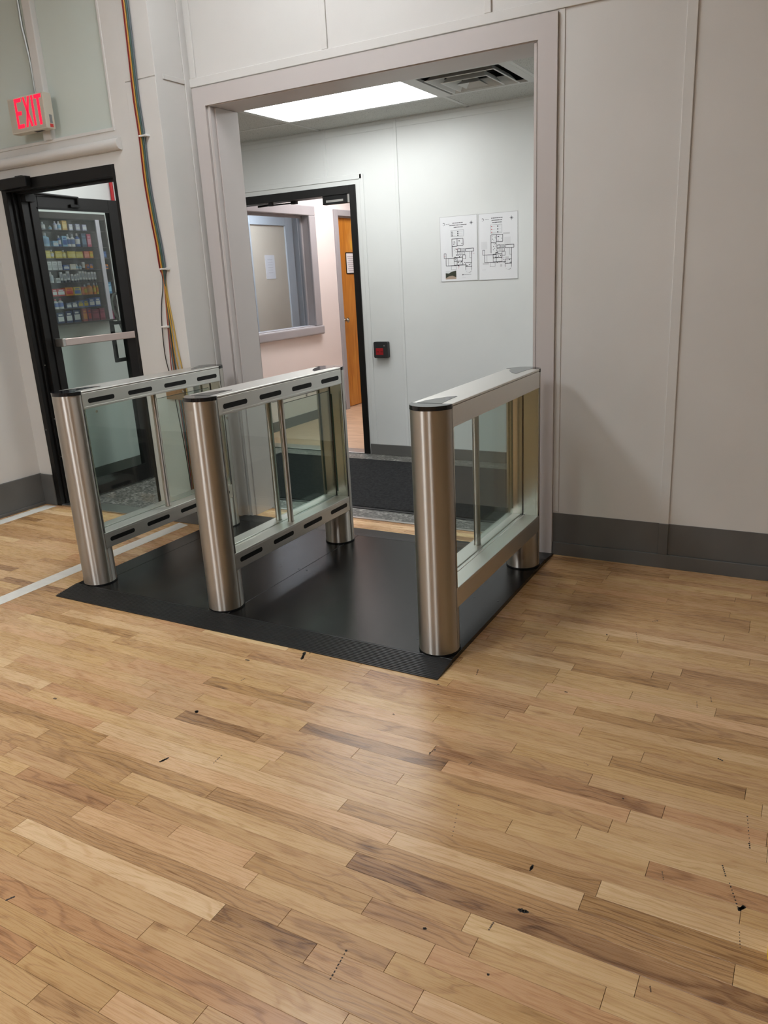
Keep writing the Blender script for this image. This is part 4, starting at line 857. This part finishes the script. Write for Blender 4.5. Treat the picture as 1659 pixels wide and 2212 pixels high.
    for k in range(13):
        a0 = math.pi*k/12; a1 = math.pi*(k+1)/12; cxx, czz = .76, .83+e
        if k < 12: R(cxx+.08*math.cos(a0)-.004, cxx+.08*math.cos(a1)+.004, czz+.045*math.sin(a0)-.002, czz+.045*math.sin(a1)+.002)
    ln(.68, .785+e, .68, .83+e, .007); ln(.84, .785+e, .84, .83+e, .007)
    for k in range(46):
        a_, b_, sx_, sy_ = rg.choice(((.39,.4,.05,.04),(.54,.4,.06,.04),(.41,.52,.05,.05),(.48,.66,.1,.06),(.56,.72,.1,.04),(.75,.75,.07,.03),(.48,.6,.06,.03)))
        a_ += rg.uniform(-sx_, sx_); b_ += rg.uniform(-sy_, sy_)+e; R(a_, a_+rg.uniform(.008, .03), b_, b_+rg.uniform(.004, .014))
    if photo:
        for k in range(16): a_, b_ = rg.choice(((.1,.62),(.87,.56),(.47,.78),(.45,.5))); a_ += rg.uniform(-.03,.04); b_ += rg.uniform(-.03,.03); R(a_, a_+.018, b_, b_+.006, 3)
        words(.61, .82, .905, .008, 1); R(.585, .61, .898, .912); words(.58, .68, .95, .006, 2)
    else:
        for a_, b_, c_, d_ in ((.63,.3,.8,.325),(.1,.74,.26,.765),(.55,.77,.6,.81),(.68,.66,.77,.685)): R(a_, c_, b_, d_, 2)
        words(.08, .18, .845, .007, 2); R(.06, .22, .42, .53, 4); R(.66, .82, .37, .5, 4)
    o_ = build('print', ink, [INK, INKG, INKL, INKR, mat('print_faint', (212, 213, 215), .4)], t); o_['kind'] = 'stuff'
    if photo:
        pa, pb, pc, pd_ = x0+w*.13, x0+w*.42, z1-h*.965, z1-h*.835; ph = MB(); yy_ = yp-.0034
        ph.box(pa, pb, yy_, yp-.003, pc, pd_, 0); W2, H2 = pb-pa, pd_-pc
        ph.prism([(pa, pc+H2*.75), (pa+W2*.3, pc+H2*.7), (pa+W2*.6, pc+H2*.9), (pb, pc+H2), (pa, pc+H2)], yy_-.0002, yy_, 'y', 1)
        ph.prism([(pa, pc), (pb, pc), (pb, pc+H2*.2), (pa+W2*.65, pc+H2*.4), (pa+W2*.3, pc+H2*.35), (pa, pc+H2*.12)], yy_-.0002, yy_, 'y', 2)
        build('photo_print', ph, [mat('photo_green', (52, 58, 46), .3), mat('photo_sky', (206, 208, 210), .3), mat('photo_path', (166, 148, 132), .3)], t)
    return t
poster(-1.452, -1.151, 1.389, 1.851, 'laminated floor plan with a small landscape photo in its corner', True)
poster(-1.141, -.84, 1.387, 1.849, 'laminated floor plan without photo, plastic sheet glinting', False)
cr = empty('card_reader', (-1.995, VY1, .812)); tag(cr, 'square black reader with a red label on the vestibule wall', 'card reader')
ax0, ax1, az0, az1 = -2.06, -1.93, .817, .946
build('housing', MB().prism(rrect(ax0, ax1, az0, az1, .012), VY1-.035, VY1, 'y'), mat('reader_black', (34, 36, 38), .35), cr, .005)
rp = build('red_panel', MB().box(ax0+.02, ax0+.088, VY1-.0365, VY1-.035, az0+.025, az0+.078), mat('reader_red', (150, 14, 24), .35), cr)
build('panel_word', MB().box(ax0+.026, ax0+.048, VY1-.0368, VY1-.0365, az0+.046, az0+.054).box(ax0+.064, ax0+.084, VY1-.0368, VY1-.0365, az0+.046, az0+.054), mat('reader_dark_red', (100, 6, 12), .4), rp)
build('indicator', MB().cyl((ax0+.098, VY1-.0365, az0+.097), .003, .002, 'y', 8), WHITE, cr)

# ------------------------------------------------------------------ yellow thing at the edge of view
c = atz(1654, 2088, 0)
tag(build('yellow_cone_base', MB().lathe([(0, 0), (.05, 0), (.056, .008), (.056, .045), (.050, .058), (.036, .064), (0, .066)], (c[0]+.056, c[1]+.028, 0), 28, None), mat('yellow_plastic', (226, 196, 18), .4)), 'rounded bright yellow plastic piece on the oak floor', 'plastic piece')

# ------------------------------------------------------------------ ceiling lamps of the main room (above the view)
for i, (x, y, lab) in enumerate(((-1.2, .05, 'ceiling light panel nearest the cased opening'), (-2.2, -3.2, 'ceiling light panel over the side wall half of the room'), (.6, -4.6, 'ceiling light panel near the rear wall'))):
    troffer('room_troffer', x-.3, x+.3, y-.6, y+.6, ZC-.07, LAMP_ROOM*(.6, 1.5, 1.1)[i], (243, 249, 255), lab)
